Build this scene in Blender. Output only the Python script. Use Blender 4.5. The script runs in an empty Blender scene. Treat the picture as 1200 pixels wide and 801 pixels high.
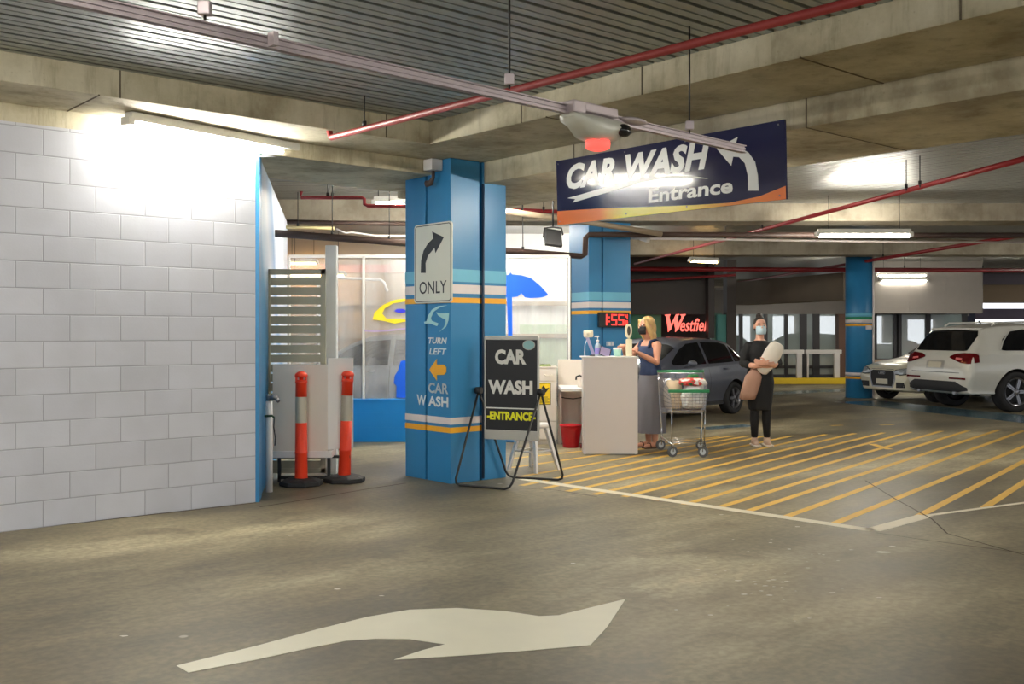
import bpy, bmesh, math, random
from mathutils import Vector, Matrix, Euler
from mathutils.bvhtree import BVHTree
random.seed(7)
S = bpy.context.scene
COL = S.collection
# ---------------------------------------------------------------- camera, world, exposure
FPX, HZ, CH = 1200.0, 389.0, 1.47      # focal length in pixels, horizon row, camera height
cd = bpy.data.cameras.new('camera'); cam = bpy.data.objects.new('camera', cd); COL.objects.link(cam)
cd.sensor_width = 36.0; cd.lens = FPX / 1200 * 36.0; cd.clip_end = 300
cam.location = (0, 0, CH); cam.rotation_euler = (math.pi/2, 0, 0)
cd.shift_y = -(400.5 - HZ) / 1200.0
S.camera = cam
S.view_settings.view_transform = 'Standard'; S.view_settings.look = 'None'
S.view_settings.gamma = 1; S.view_settings.use_curve_mapping = False
S.view_settings.exposure = 2.0
S.cycles.use_denoising = True
S.cycles.max_bounces = 8; S.cycles.diffuse_bounces = 5; S.cycles.glossy_bounces = 4; S.cycles.transparent_max_bounces = 12
S.cycles.sample_clamp_indirect = 6.0
S.cycles.caustics_reflective = False; S.cycles.caustics_refractive = False
W = bpy.data.worlds.new('world'); S.world = W; W.use_nodes = True
bg = W.node_tree.nodes['Background']; bg.inputs[0].default_value = (0.90, 0.95, 1.0, 1); bg.inputs[1].default_value = 0.42
LAMP_COL = (1.0, 0.95, 0.84)
FILL_ROAD = 112.0             # tube radiance of the unseen battens added over the road
LAMP_LEFT = 52.0        # the bright batten on the white wall
LAMP_FAR = 62.0
FILL_BAY = 36.0

# ---------------------------------------------------------------- helpers
def lin(r, g=None, b=None):
    if g is None: r, g, b = r
    f = lambda c: (c/255/12.92) if c/255 <= 0.04045 else ((c/255+0.055)/1.055)**2.4
    return (f(r), f(g), f(b), 1)
def G(px, py, z=0.0):                      # pixel -> point on a horizontal plane
    Y = FPX*(CH-z)/(py-HZ); return Vector(((px-600)/FPX*Y, Y, z))
def D(px, py, Y):                          # pixel -> point at a depth
    return Vector(((px-600)/FPX*Y, Y, CH+(HZ-py)/FPX*Y))
UA = Vector((0.7559, 0.6547, 0)); VA = Vector((-0.6547, 0.7559, 0))
BR = math.atan2(UA.y, UA.x)                # the building grid: u along the left wall, v away from us
BF = Matrix.Rotation(BR, 4, 'Z')
def W2(u, v, z=0.0): return UA*u + VA*v + Vector((0, 0, z))
def onU(px, py, u):                        # pixel -> (v, z) on the plane u = const
    k = (px-600)/FPX; Y = u/(UA.x*k+UA.y); return (Y*(VA.x*k+VA.y), CH+(HZ-py)/FPX*Y)
def onV(px, py, v):
    k = (px-600)/FPX; Y = v/(VA.x*k+VA.y); return (Y*(UA.x*k+UA.y), CH+(HZ-py)/FPX*Y)
def F(loc, rz=0.0, rx=0.0, ry=0.0):
    return Matrix.Translation(Vector(loc)) @ Euler((rx, ry, rz), 'XYZ').to_matrix().to_4x4()
def plane(origin, right, up):              # 2-D frame: x = right, y = up, z = out of the plane
    r = Vector(right).normalized(); u = Vector(up).normalized(); n = r.cross(u)
    m = Matrix((r, u, n)).transposed().to_4x4(); m.translation = Vector(origin); return m

class MB:
    def __init__(s, frame=None): s.v = []; s.f = []; s.mi = []; s.sm = []; s.M = frame or Matrix.Identity(4); s.cur = 0
    def add(s, vs, fs, smooth=False, M=None):
        b = len(s.v); T = s.M @ M if M is not None else s.M
        s.v += [T @ Vector(p) for p in vs]
        flip = T.to_3x3().determinant() < 0
        for f in fs:
            f = [b+i for i in f]
            s.f.append(f[::-1] if flip else f); s.mi.append(s.cur); s.sm.append(smooth)
        return s
    def bm(s, bm, smooth=False, M=None):
        bm.verts.index_update()
        s.add([v.co.copy() for v in bm.verts], [[v.index for v in f.verts] for f in bm.faces], smooth, M); bm.free(); return s
    def box(s, lo, hi, bev=0.0, M=None):
        bm = bmesh.new(); bmesh.ops.create_cube(bm, size=1)
        lo = Vector(lo); hi = Vector(hi)
        for v in bm.verts: v.co = Vector([(lo[i]+hi[i])/2 + v.co[i]*(hi[i]-lo[i]) for i in range(3)])
        if bev > 0:
            bev = min(bev, 0.45*min(abs(hi[i]-lo[i]) for i in range(3)))
            bmesh.ops.bevel(bm, geom=bm.edges[:], offset=bev, segments=2, profile=0.6, affect='EDGES')
        return s.bm(bm, False, M)
    def rings(s, rings, cap=True, smooth=True, closed=True, M=None):
        n = len(rings[0]); vs = [p for r in rings for p in r]; fs = []
        for i in range(len(rings)-1):
            for j in range(n if closed else n-1):
                k = (j+1) % n; fs.append([i*n+j, i*n+k, (i+1)*n+k, (i+1)*n+j])
        s.add(vs, fs, smooth, M)
        if cap and closed:
            b = len(s.v)-len(vs)
            for f in (list(range(n))[::-1], [(len(rings)-1)*n+j for j in range(n)]):
                s.f.append([b+i for i in f]); s.mi.append(s.cur); s.sm.append(False)
        return s
    def cyl(s, a, b, r, r2=None, n=16, smooth=True, cap=True):
        return s.tube([a, b], [r, r if r2 is None else r2], n, smooth, cap)
    def tube(s, pts, r, n=10, smooth=True, cap=True, closed=False):
        pts = [Vector(p) for p in pts]; R = r if isinstance(r, (list, tuple)) else [r]*len(pts)
        rings = []; N = len(pts); prev = None
        for i, p in enumerate(pts):
            if closed: t = pts[(i+1) % N]-pts[i-1]
            else: t = (pts[min(i+1, N-1)]-pts[max(i-1, 0)])
            t.normalize()
            if prev is None:
                a = Vector((0, 0, 1)) if abs(t.z) < 0.9 else Vector((1, 0, 0)); x = t.cross(a).normalized()
            else: x = (prev - t*prev.dot(t)).normalized()
            prev = x; y = t.cross(x)
            rings.append([p + (x*math.cos(2*math.pi*k/n)+y*math.sin(2*math.pi*k/n))*R[i] for k in range(n)])
        if closed: rings.append(rings[0])
        return s.rings(rings, cap and not closed, smooth)
    def lathe(s, prof, c=(0, 0, 0), n=24, smooth=True, M=None, cap=True):
        c = Vector(c)
        return s.rings([[c+Vector((r*math.cos(2*math.pi*k/n), r*math.sin(2*math.pi*k/n), z)) for k in range(n)] for r, z in prof], cap, smooth, True, M)
    def prism(s, poly, d0, d1, M=None, smooth=False):      # poly in x,y of M, extruded along z of M
        bm = bmesh.new()
        a = [bm.verts.new((p[0], p[1], d0)) for p in poly]
        ar = sum(poly[i][0]*poly[(i+1) % len(poly)][1]-poly[(i+1) % len(poly)][0]*poly[i][1] for i in range(len(poly)))
        if ar < 0: a.reverse()
        f = bm.faces.new(a)
        if abs(d1-d0) > 1e-9:
            r = bmesh.ops.extrude_face_region(bm, geom=[f])
            for e in r['geom']:
                if isinstance(e, bmesh.types.BMVert): e.co.z = d1
            f2 = [e for e in r['geom'] if isinstance(e, bmesh.types.BMFace)]
        bmesh.ops.recalc_face_normals(bm, faces=bm.faces[:])
        bmesh.ops.triangulate(bm, faces=[f for f in bm.faces if len(f.verts) > 4])
        return s.bm(bm, smooth, M)
    def ball(s, c, r, n=16, m=10, M=None):
        r = Vector((r, r, r)) if not hasattr(r, '__len__') else Vector(r); c = Vector(c)
        rings = []
        for i in range(m+1):
            t = -math.pi/2 + math.pi*min(max(i/m, 0.004), 0.996)
            rings.append([c+Vector((r.x*math.cos(t)*math.cos(2*math.pi*k/n), r.y*math.cos(t)*math.sin(2*math.pi*k/n), r.z*math.sin(t))) for k in range(n)])
        return s.rings(rings, True, True, True, M)
    def text(s, body, M, w=None, h=None, x=0.0, y=0.0, shear=0.0, bold=0.0, depth=0.004, align='C', spacing=1.0):
        cu = bpy.data.curves.new('t', 'FONT'); cu.body = body; cu.size = 1; cu.shear = shear; cu.offset = bold; cu.resolution_u = 3
        cu.space_character = spacing
        o = bpy.data.objects.new('t', cu); COL.objects.link(o)
        dg = bpy.context.evaluated_depsgraph_get(); me = bpy.data.meshes.new_from_object(o.evaluated_get(dg))
        vs = [v.co.copy() for v in me.vertices]; fs = [list(p.vertices) for p in me.polygons]
        bpy.data.objects.remove(o); bpy.data.curves.remove(cu); bpy.data.meshes.remove(me)
        x0 = min(v.x for v in vs); x1 = max(v.x for v in vs); y0 = min(v.y for v in vs); y1 = max(v.y for v in vs)
        sy = (h/(y1-y0)) if h else None; sx = (w/(x1-x0)) if w else None
        if sy is None: sy = sx
        if sx is None: sx = sy
        ox = {'C': (x0+x1)/2, 'L': x0, 'R': x1}[align]
        n = len(vs)
        out = [Vector((x+(v.x-ox)*sx, y+(v.y-y0)*sy, depth)) for v in vs]
        s.add(out, fs, False, M)
        return s
    def build(s, name, mats, parent=None, kind=None):
        me = bpy.data.meshes.new(name); off = parent.location if parent is not None else Vector((0, 0, 0))
        if parent is not None and parent.parent is not None: off = off + parent.parent.location
        if parent is not None and parent.type == 'MESH' and parent.parent is not None: pass
        me.from_pydata([tuple(v-off) for v in s.v], [], s.f)
        mats = mats if isinstance(mats, (list, tuple)) else [mats]
        for m in mats: me.materials.append(m)
        me.polygons.foreach_set('material_index', s.mi); me.polygons.foreach_set('use_smooth', s.sm)
        me.update(); me.validate()
        o = bpy.data.objects.new(name, me); COL.objects.link(o)
        if parent is not None: o.parent = parent
        if kind: o['kind'] = kind
        return o
def thing(name, label, cat, loc=(0, 0, 0), group=None):
    o = bpy.data.objects.new(name, None); COL.objects.link(o); o.location = Vector(loc); o.empty_display_size = 0.1
    tag(o, label, cat, group); return o
def tag(o, label, cat, group=None):
    o['label'] = label; o['category'] = cat
    if group: o['group'] = group
    return o
def dup(root, loc, rz=0.0, label=None, group=None):
    r = root.copy(); COL.objects.link(r); r.location = Vector(loc); r.rotation_euler = (0, 0, rz)
    if label: r['label'] = label
    if group: r['group'] = group
    for ch in list(root.children):
        c = ch.copy(); COL.objects.link(c); c.parent = r
        for g in list(ch.children):
            d = g.copy(); COL.objects.link(d); d.parent = c
    return r

# ---------------------------------------------------------------- materials
MATS = {}
def mat(name, col, rough=0.6, metal=0.0, var=0.06, scale=6.0, bump=0.0, bscale=40.0, emit=None, estr=0.0, spec=0.5, alpha=1.0, coat=0.0, trans=0.0):
    if name in MATS: return MATS[name]
    m = bpy.data.materials.new(name); m.use_nodes = True; nt = m.node_tree; b = nt.nodes['Principled BSDF']
    c = lin(*col) if max(col) > 1.0 else (*col, 1)
    tc = nt.nodes.new('ShaderNodeTexCoord'); nz = nt.nodes.new('ShaderNodeTexNoise'); nz.inputs['Scale'].default_value = scale; nz.inputs['Detail'].default_value = 4
    nt.links.new(tc.outputs['Object'], nz.inputs['Vector'])
    mx = nt.nodes.new('ShaderNodeMix'); mx.data_type = 'RGBA'
    mx.inputs[6].default_value = tuple(max(0, x*(1-var)) for x in c[:3])+(1,); mx.inputs[7].default_value = tuple(min(1, x*(1+var)) for x in c[:3])+(1,)
    nt.links.new(nz.outputs['Fac'], mx.inputs[0]); nt.links.new(mx.outputs[2], b.inputs['Base Color'])
    b.inputs['Roughness'].default_value = rough; b.inputs['Metallic'].default_value = metal
    b.inputs['Specular IOR Level'].default_value = spec; b.inputs['Alpha'].default_value = alpha
    b.inputs['Coat Weight'].default_value = coat; b.inputs['Transmission Weight'].default_value = trans
    if bump > 0:
        n2 = nt.nodes.new('ShaderNodeTexNoise'); n2.inputs['Scale'].default_value = bscale; n2.inputs['Detail'].default_value = 5
        nt.links.new(tc.outputs['Object'], n2.inputs['Vector'])
        bp = nt.nodes.new('ShaderNodeBump'); bp.inputs['Strength'].default_value = bump; bp.inputs['Distance'].default_value = 0.02
        nt.links.new(n2.outputs['Fac'], bp.inputs['Height']); nt.links.new(bp.outputs['Normal'], b.inputs['Normal'])
    if emit is not None:
        e = lin(*emit) if max(emit) > 1.0 else (*emit, 1)
        b.inputs['Emission Color'].default_value = e; b.inputs['Emission Strength'].default_value = estr
    MATS[name] = m; return m
def nodes(name):
    m = bpy.data.materials.new(name); m.use_nodes = True; nt = m.node_tree; b = nt.nodes['Principled BSDF']
    def N(t, **kw):
        n = nt.nodes.new('ShaderNode'+t)
        for k, v in kw.items():
            if k.startswith('i_'): n.inputs[int(k[2:]) if k[2:].isdigit() else k[2:].replace('_', ' ')].default_value = v
            else: setattr(n, k, v)
        return n
    L = nt.links.new
    MATS[name] = m; return m, nt, b, N, L
def ramp(N, L, src, stops):
    r = N('ValToRGB'); e = r.color_ramp.elements
    while len(e) < len(stops): e.new(0.5)
    for i, (p, c) in enumerate(stops): e[i].position = p; e[i].color = c
    L(src, r.inputs[0]); return r
# concrete floor: brown-grey polished slab with pale worn patches, dark tyre and oil stains
def floor_mat():
    m, nt, b, N, L = nodes('concrete_floor')
    tc = N('TexCoord'); mp = N('Mapping'); mp.inputs['Rotation'].default_value = (0, 0, -BR); L(tc.outputs['Object'], mp.inputs[0])
    mp2 = N('Mapping'); mp2.inputs['Scale'].default_value = (0.35, 1.0, 1); L(mp.outputs[0], mp2.inputs[0])
    n1 = N('TexNoise', i_Scale=0.8, i_Detail=8.0, i_Roughness=0.62); L(mp2.outputs[0], n1.inputs['Vector'])
    n2 = N('TexNoise', i_Scale=0.45, i_Detail=3.0); L(mp.outputs[0], n2.inputs['Vector'])
    n3 = N('TexNoise', i_Scale=22.0, i_Detail=6.0); L(mp.outputs[0], n3.inputs['Vector'])
    r1 = ramp(N, L, n1.outputs['Fac'], [(0.36, lin(84, 75, 57)), (0.47, lin(117, 107, 84)), (0.54, lin(134, 124, 99)), (0.66, lin(172, 162, 135))])
    r2 = ramp(N, L, n2.outputs['Fac'], [(0.38, (0.72, 0.72, 0.72, 1)), (0.62, (1.14, 1.13, 1.10, 1))])
    mu = N('Mix', data_type='RGBA', blend_type='MULTIPLY'); mu.inputs[0].default_value = 1; L(r1.outputs[0], mu.inputs[6]); L(r2.outputs[0], mu.inputs[7])
    r3 = ramp(N, L, n3.outputs['Fac'], [(0.38, (0.80, 0.80, 0.80, 1)), (0.62, (1.10, 1.10, 1.10, 1))])
    mu2 = N('Mix', data_type='RGBA', blend_type='MULTIPLY'); mu2.inputs[0].default_value = 1; L(mu.outputs[2], mu2.inputs[6]); L(r3.outputs[0], mu2.inputs[7])
    # dark stains
    vo = N('TexNoise', i_Scale=1.7, i_Detail=7.0, i_Roughness=0.7); L(mp.outputs[0], vo.inputs['Vector'])
    r4 = ramp(N, L, vo.outputs['Fac'], [(0.54, (0, 0, 0, 1)), (0.64, (1, 1, 1, 1))])
    mx = N('Mix', data_type='RGBA'); sc = N('Math', operation='MULTIPLY'); sc.inputs[1].default_value = 0.45; L(r4.outputs[0], sc.inputs[0]); L(sc.outputs[0], mx.inputs[0])
    L(mu2.outputs[2], mx.inputs[6]); mx.inputs[7].default_value = lin(72, 64, 50)
    # pale spots (chewing gum)
    v2 = N('TexVoronoi', i_Scale=1.3); L(mp.outputs[0], v2.inputs['Vector'])
    r5 = ramp(N, L, v2.outputs['Distance'], [(0.028, (0.7, 0.7, 0.7, 1)), (0.036, (0, 0, 0, 1))])
    mx2 = N('Mix', data_type='RGBA'); L(r5.outputs[0], mx2.inputs[0]); L(mx.outputs[2], mx2.inputs[6]); mx2.inputs[7].default_value = lin(186, 176, 160)
    L(mx2.outputs[2], b.inputs['Base Color'])
    rr = ramp(N, L, n1.outputs['Fac'], [(0.3, (0.42, 0.42, 0.42, 1)), (0.7, (0.6, 0.6, 0.6, 1))]); L(rr.outputs[0], b.inputs['Roughness'])
    bp = N('Bump', i_Strength=0.12, i_Distance=0.01); L(n3.outputs['Fac'], bp.inputs['Height']); L(bp.outputs[0], b.inputs['Normal'])
    return m
def conc_mat(name, c0, c1, c2, stain=0.5):
    m, nt, b, N, L = nodes(name)
    tc = N('TexCoord'); n1 = N('TexNoise', i_Scale=1.3, i_Detail=8.0, i_Roughness=0.65); L(tc.outputs['Object'], n1.inputs['Vector'])
    r1 = ramp(N, L, n1.outputs['Fac'], [(0.36, lin(*c0)), (0.5, lin(*c1)), (0.64, lin(*c2))])
    mp = N('Mapping'); mp.inputs['Scale'].default_value = (9, 9, 1.2); L(tc.outputs['Object'], mp.inputs[0])
    n2 = N('TexNoise', i_Scale=1.0, i_Detail=6.0, i_Roughness=0.7); L(mp.outputs[0], n2.inputs['Vector'])
    r2 = ramp(N, L, n2.outputs['Fac'], [(0.36, (0.62, 0.59, 0.54, 1)), (0.47, (1, 1, 1, 1)), (0.7, (1.1, 1.1, 1.1, 1))])
    mu = N('Mix', data_type='RGBA', blend_type='MULTIPLY'); mu.inputs[0].default_value = stain; L(r1.outputs[0], mu.inputs[6]); L(r2.outputs[0], mu.inputs[7])
    # formwork joints
    vx = N('TexVoronoi', i_Scale=14.0); L(tc.outputs['Object'], vx.inputs['Vector'])
    r3 = ramp(N, L, vx.outputs['Distance'], [(0.04, (0.5, 0.46, 0.4, 1)), (0.10, (1, 1, 1, 1))])
    mu2 = N('Mix', data_type='RGBA', blend_type='MULTIPLY'); mu2.inputs[0].default_value = 0.35; L(mu.outputs[2], mu2.inputs[6]); L(r3.outputs[0], mu2.inputs[7])
    L(mu2.outputs[2], b.inputs['Base Color']); b.inputs['Roughness'].default_value = 0.8
    bp = N('Bump', i_Strength=0.25, i_Distance=0.012); L(n2.outputs['Fac'], bp.inputs['Height']); L(bp.outputs[0], b.inputs['Normal'])
    return m
def block_mat():
    m, nt, b, N, L = nodes('painted_blockwork')
    tc = N('TexCoord'); sp = N('SeparateXYZ'); L(tc.outputs['Object'], sp.inputs[0]); cb = N('CombineXYZ')
    ad = N('Math', operation='ADD'); ad.inputs[1].default_value = 0.388*40; L(sp.outputs['X'], ad.inputs[0])
    L(ad.outputs[0], cb.inputs[0]); L(sp.outputs['Z'], cb.inputs[1])
    br = N('TexBrick'); br.inputs['Scale'].default_value = 1.0; br.inputs['Brick Width'].default_value = 0.388; br.inputs['Row Height'].default_value = 0.2
    br.inputs['Mortar Size'].default_value = 0.0055; br.inputs['Mortar Smooth'].default_value = 0.5
    br.inputs['Color1'].default_value = lin(190, 192, 202); br.inputs['Color2'].default_value = lin(199, 201, 211); br.inputs['Mortar'].default_value = lin(166, 168, 178)
    L(cb.outputs[0], br.inputs['Vector'])
    n1 = N('TexNoise', i_Scale=2.2, i_Detail=6.0); L(tc.outputs['Object'], n1.inputs['Vector'])
    r1 = ramp(N, L, n1.outputs['Fac'], [(0.3, (0.92, 0.92, 0.91, 1)), (0.6, (1.02, 1.02, 1.02, 1))])
    mu = N('Mix', data_type='RGBA', blend_type='MULTIPLY'); mu.inputs[0].default_value = 1; L(br.outputs['Color'], mu.inputs[6]); L(r1.outputs[0], mu.inputs[7])
    # dirt specks low down
    n2 = N('TexNoise', i_Scale=9.0, i_Detail=8.0, i_Roughness=0.75); L(tc.outputs['Object'], n2.inputs['Vector'])
    r2 = ramp(N, L, n2.outputs['Fac'], [(0.68, (0, 0, 0, 1)), (0.78, (1, 1, 1, 1))])
    mz = N('MapRange'); mz.inputs[1].default_value = 0.0; mz.inputs[2].default_value = 0.9; mz.inputs[3].default_value = 0.5; mz.inputs[4].default_value = 0.0; L(sp.outputs['Z'], mz.inputs[0])
    ml = N('Math', operation='MULTIPLY'); L(r2.outputs[0], ml.inputs[0]); L(mz.outputs[0], ml.inputs[1])
    mx = N('Mix', data_type='RGBA'); L(ml.outputs[0], mx.inputs[0]); L(mu.outputs[2], mx.inputs[6]); mx.inputs[7].default_value = lin(120, 112, 100)
    L(mx.outputs[2], b.inputs['Base Color']); b.inputs['Roughness'].default_value = 0.55
    inv = N('Math', operation='SUBTRACT'); inv.inputs[0].default_value = 1.0; L(br.outputs['Fac'], inv.inputs[1])
    n3 = N('TexNoise', i_Scale=60.0, i_Detail=4.0); L(tc.outputs['Object'], n3.inputs['Vector'])
    a2 = N('Math', operation='MULTIPLY_ADD'); a2.inputs[1].default_value = 0.12; L(n3.outputs['Fac'], a2.inputs[0]); L(inv.outputs[0], a2.inputs[2])
    bp = N('Bump', i_Strength=0.6, i_Distance=0.006); L(a2.outputs[0], bp.inputs['Height']); L(bp.outputs[0], b.inputs['Normal'])
    return m
M_FLOOR = floor_mat()
M_CONC = conc_mat('formed_concrete', (150, 140, 116), (186, 178, 152), (206, 199, 176))
M_SOFFIT = conc_mat('concrete_soffit', (140, 130, 108), (162, 152, 128), (176, 167, 144), 0.2)
M_FARCONC = conc_mat('far_concrete', (140, 130, 114), (168, 158, 140), (182, 173, 156), 0.3)
M_BLOCK = block_mat()
M_DECK = mat('galvanised_deck', (158, 164, 162), rough=0.42, metal=0.35, var=0.10, scale=3)
M_DECKF = mat('galvanised_deck_far', (156, 156, 152), rough=0.4, metal=0.3, var=0.10, scale=3)
M_BLUE = mat('blue_column_paint', (48, 128, 180), rough=0.38, var=0.07, scale=3)
M_LBLUE = mat('pale_blue_paint', (110, 186, 214), rough=0.4)
M_WHITEP = mat('white_stripe_paint', (226, 216, 214), rough=0.4)
M_ORANGE = mat('amber_stripe_paint', (246, 176, 40), rough=0.4)
M_DARK = mat('dark_gap', (30, 34, 40), rough=0.8)
M_WHITE = mat('white_board', (228, 224, 222), rough=0.4, var=0.03)
M_CREAM = mat('cream_laminate', (226, 216, 204), rough=0.4, var=0.03)
M_BLACK = mat('black_metal', (24, 24, 26), rough=0.45)
M_RUB = mat('black_rubber', (34, 33, 34), rough=0.7, bump=0.1)
M_STEEL = mat('zinc_steel', (150, 150, 152), rough=0.3, metal=0.9)
M_CHROME = mat('chrome_wire', (200, 200, 205), rough=0.18, metal=1.0)
M_RED = mat('red_fire_pipe', (140, 28, 34), rough=0.4, var=0.12)
M_DRED = mat('faded_red_pipe', (150, 56, 54), rough=0.45, var=0.12)
M_BROWN = mat('brown_steel_pipe', (74, 56, 50), rough=0.5, var=0.2)
M_LILAC = mat('grey_lilac_rail', (186, 174, 178), rough=0.4, metal=0.3)
M_TUBE = mat('tube_fill_road', (255, 250, 235), emit=LAMP_COL, estr=FILL_ROAD)
M_TUBEL = mat('tube_light_wall', (255, 250, 235), emit=(1.0, 0.97, 0.88), estr=LAMP_LEFT)
M_TUBEF = mat('tube_light_far', (255, 250, 235), emit=(1.0, 0.95, 0.82), estr=LAMP_FAR)
M_TUBEW = mat('tube_light_warm', (255, 230, 180), emit=(1.0, 0.60, 0.20), estr=9.0)
M_TUBEB = mat('tube_fill_bay', (255, 250, 240), emit=(1.0, 0.97, 0.92), estr=FILL_BAY)
M_TUBEK = mat('tube_light_bulkhead', (255, 250, 235), emit=(1.0, 0.95, 0.82), estr=9.0)
M_HOUS = mat('batten_housing', (206, 204, 196), rough=0.4)
M_YEL = mat('yellow_paint', (236, 200, 40), rough=0.5)

# ---------------------------------------------------------------- structure: floor, walls, ceiling
def grid_obj(name, mb, m, kind='structure'):         # built in grid coordinates, object rotated onto the grid
    o = mb.build(name, m, None, kind); o.rotation_euler = (0, 0, BR); return o
fl = MB(); fl.box((-30, -22, -0.12), (60, 80, 0)); fl.build('floor', M_FLOOR, None, 'structure')
U0, V0 = 4.126, 8.148                                # the corner of the white wall
w = MB(); w.box((-9-U0, V0, 0), (0, V0+0.2, 3.03))
o = grid_obj('wall_left', w, M_BLOCK); o.location = UA*U0
# ribbed steel deck over the near bay, ribs along u
def deck(name, m, u0, u1, v0, v1, z, along='u', pitch=0.2):
    mb = MB(); a0, a1, b0, b1 = (u0, u1, v0, v1) if along == 'u' else (v0, v1, u0, u1)
    prof = []; b = b0
    while b < b1:
        prof += [(b, z), (b+pitch*0.38, z), (b+pitch*0.40, z+0.014), (b+pitch*0.45, z+0.014), (b+pitch*0.47, z), (b+pitch*0.80, z), (b+pitch*0.81, z+0.09), (b+pitch*0.99, z+0.09)]
        b += pitch
    def P(a, q): return (a, q[0], q[1]) if along == 'u' else (q[0], a, q[1])
    r = [[P(a0, q) for q in prof], [P(a1, q) for q in prof]]
    mb.rings(r, False, False, False)
    mb.box((min(u0, u1), v0, z+0.12), (max(u0, u1), v1+0.05, z+0.3))
    return grid_obj(name, mb, m)
deck('ceiling', M_DECK, -16, 5.5, -14, 7.5, 3.36)
deck('ceiling', M_DECKF, 7.85, 24, -22, 9.9, 3.38, 'v')
# stepped concrete band beams: left (along u) and right (along v)
def beam(boxes, m=M_CONC, name='beam'):
    mb = MB()
    for lo, hi in boxes: mb.box(lo, hi, 0.006)
    return grid_obj(name, mb, m)
beam([((-16, 7.45, 3.16), (5.475, 8.2, 3.64))])
beam([((-16, 8.148, 3.02), (6.03, 9.4, 3.64)), ((6.03, 8.65, 3.02), (6.46, 9.4, 3.64))], M_CONC)
beam([((5.475, -22, 3.16), (6.5, 8.2, 3.64))])
beam([((6.46, -22, 2.95), (7.9, 9.4, 3.64))], M_CONC)
# soffit shutter joints: dark lines between the formwork sheets
jl = MB()
for v in (5.9, 3.6, 1.3, -1.0): jl.box((5.47, v, 3.156), (6.46, v+0.012, 3.165))
for u in (2.55, -0.5): jl.box((u, 7.45, 3.156), (u+0.012, 8.148, 3.165))
for v in (6.6, 4.2, 1.8, -0.6): jl.box((6.455, v, 2.946), (6.462, v+0.010, 3.16)); jl.box((6.46, v, 2.946), (7.9, v+0.01, 2.952))
for v in (6.2, 4.9, 2.6): jl.box((5.47, v, 3.16), (5.478, v+0.01, 3.36))
for u in (2.7, 0.0, 5.0): jl.box((u, 7.446, 3.16), (u+0.01, 7.452, 3.36))
grid_obj('trim_1', jl, mat('shutter_joint', (96, 86, 70), rough=0.9))
# ---------------------------------------------------------------- far ceiling, far beams, bulkheads
CAM = Vector((0, 0, CH))
def onP(px, py, P, n):
    r = Vector(((px-600)/FPX, 1, (HZ-py)/FPX)); t = n.dot(P-CAM)/n.dot(r); return CAM+r*t
def fdeck():
    mb = MB(); prof = []; y = 10.0
    while y < 38:
        prof += [(y, 3.44), (y+0.17, 3.44), (y+0.172, 3.49), (y+0.198, 3.49)]; y += 0.2
    mb.rings([[(-14, a, b) for a, b in prof], [(34, a, b) for a, b in prof]], False, False, False)
    mb.box((-14, 10, 3.52), (34, 39, 3.7))
    return mb.build('ceiling', M_DECKF, None, 'structure')
fdeck()
mb = MB(); mb.box((-6, 15.2, 3.12), (30, 15.9, 3.5), 0.01); mb.build('beam', M_FARCONC, None, 'structure')
mb = MB(); mb.box((-6, 21.6, 3.10), (30, 22.2, 3.5), 0.01); mb.build('beam', M_FARCONC, None, 'structure')
# slanting concrete beam in front of the shop bulkhead
a = D(862, 359, 29.2); b = D(988, 350, 24.5)
mb = MB(); r = Vector((b.x-a.x, b.y-a.y, 0)); l = r.length
mb.box((0, 0, 2.24), (l, 0.4, 2.9), 0.01, F((a.x, a.y, 0), math.atan2(r.y, r.x))); mb.build('beam', mat('brown_concrete', (132, 118, 102), rough=0.8, var=0.15, scale=2), None, 'structure')
M_BULK = mat('grey_bulkhead', (150, 143, 138), rough=0.6)
mb = MB(); p = D(850, 371, 30); q = D(1160, 371, 30); mb.box((p.x-1.4, 30, 1.95), (13.4, 30.3, 2.7)); mb.build('wall_back', M_BULK, None, 'structure')
p = D(1022, 367, 28.5); q = D(1152, 330, 28.5)
mb = MB(); mb.box((p.x, 28.5, p.z), (q.x, 28.8, 3.45), 0.01)
for x in (0.33, 0.66): mb.box((p.x+(q.x-p.x)*x, 28.493, p.z), (p.x+(q.x-p.x)*x+0.015, 28.5, 3.4))
mb.build('wall_bulkhead', M_BULK, None, 'structure')
# the dark wall that carries the red letters, and the teal wall beyond it
M_DWALL = mat('charcoal_cladding', (58, 52, 50), rough=0.55)
p = D(720, 368, 25); q = D(832, 325, 25)
mb = MB(); mb.box((p.x, 25, p.z), (D(832, 0, 25).x, 25.5, 3.5)); mb.build('wall_dark', M_DWALL, None, 'structure')
mb = MB(); mb.box((D(715, 0, 26.2).x, 26.2, 0), (D(832, 0, 26.2).x, 26.5, 3.0)); mb.build('wall_dark', mat('dark_recess', (44, 38, 38), rough=0.7), None, 'structure')
mb = MB(); mb.box((D(735, 0, 25.6).x, 25.6, 0.95), (D(775, 0, 25.6).x, 25.7, 1.98)); mb.build('wall_panel', mat('green_panel', (84, 168, 128), rough=0.5), None, 'structure')
mb = MB(); mb.box((D(834, 0, 27.5).x, 27.5, 0), (D(846, 0, 27.5).x, 27.8, 2.0)); mb.build('wall_panel', mat('sage_wall', (120, 160, 140), rough=0.5), None, 'structure')
mb = MB(); mb.box((D(841, 0, 27.3).x, 27.3, 0), (D(853, 0, 27.3).x, 27.8, 1.94)); mb.build('wall_panel', mat('teal_wall', (110, 200, 190), rough=0.5), None, 'structure')
mb = MB(); mb.box((D(852, 0, 27.2).x, 27.2, 0), (D(863, 0, 27.2).x, 27.7, 3.4)); mb.build('pillar', mat('brown_grey_post', (92, 84, 80), rough=0.6), None, 'structure')
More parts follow.
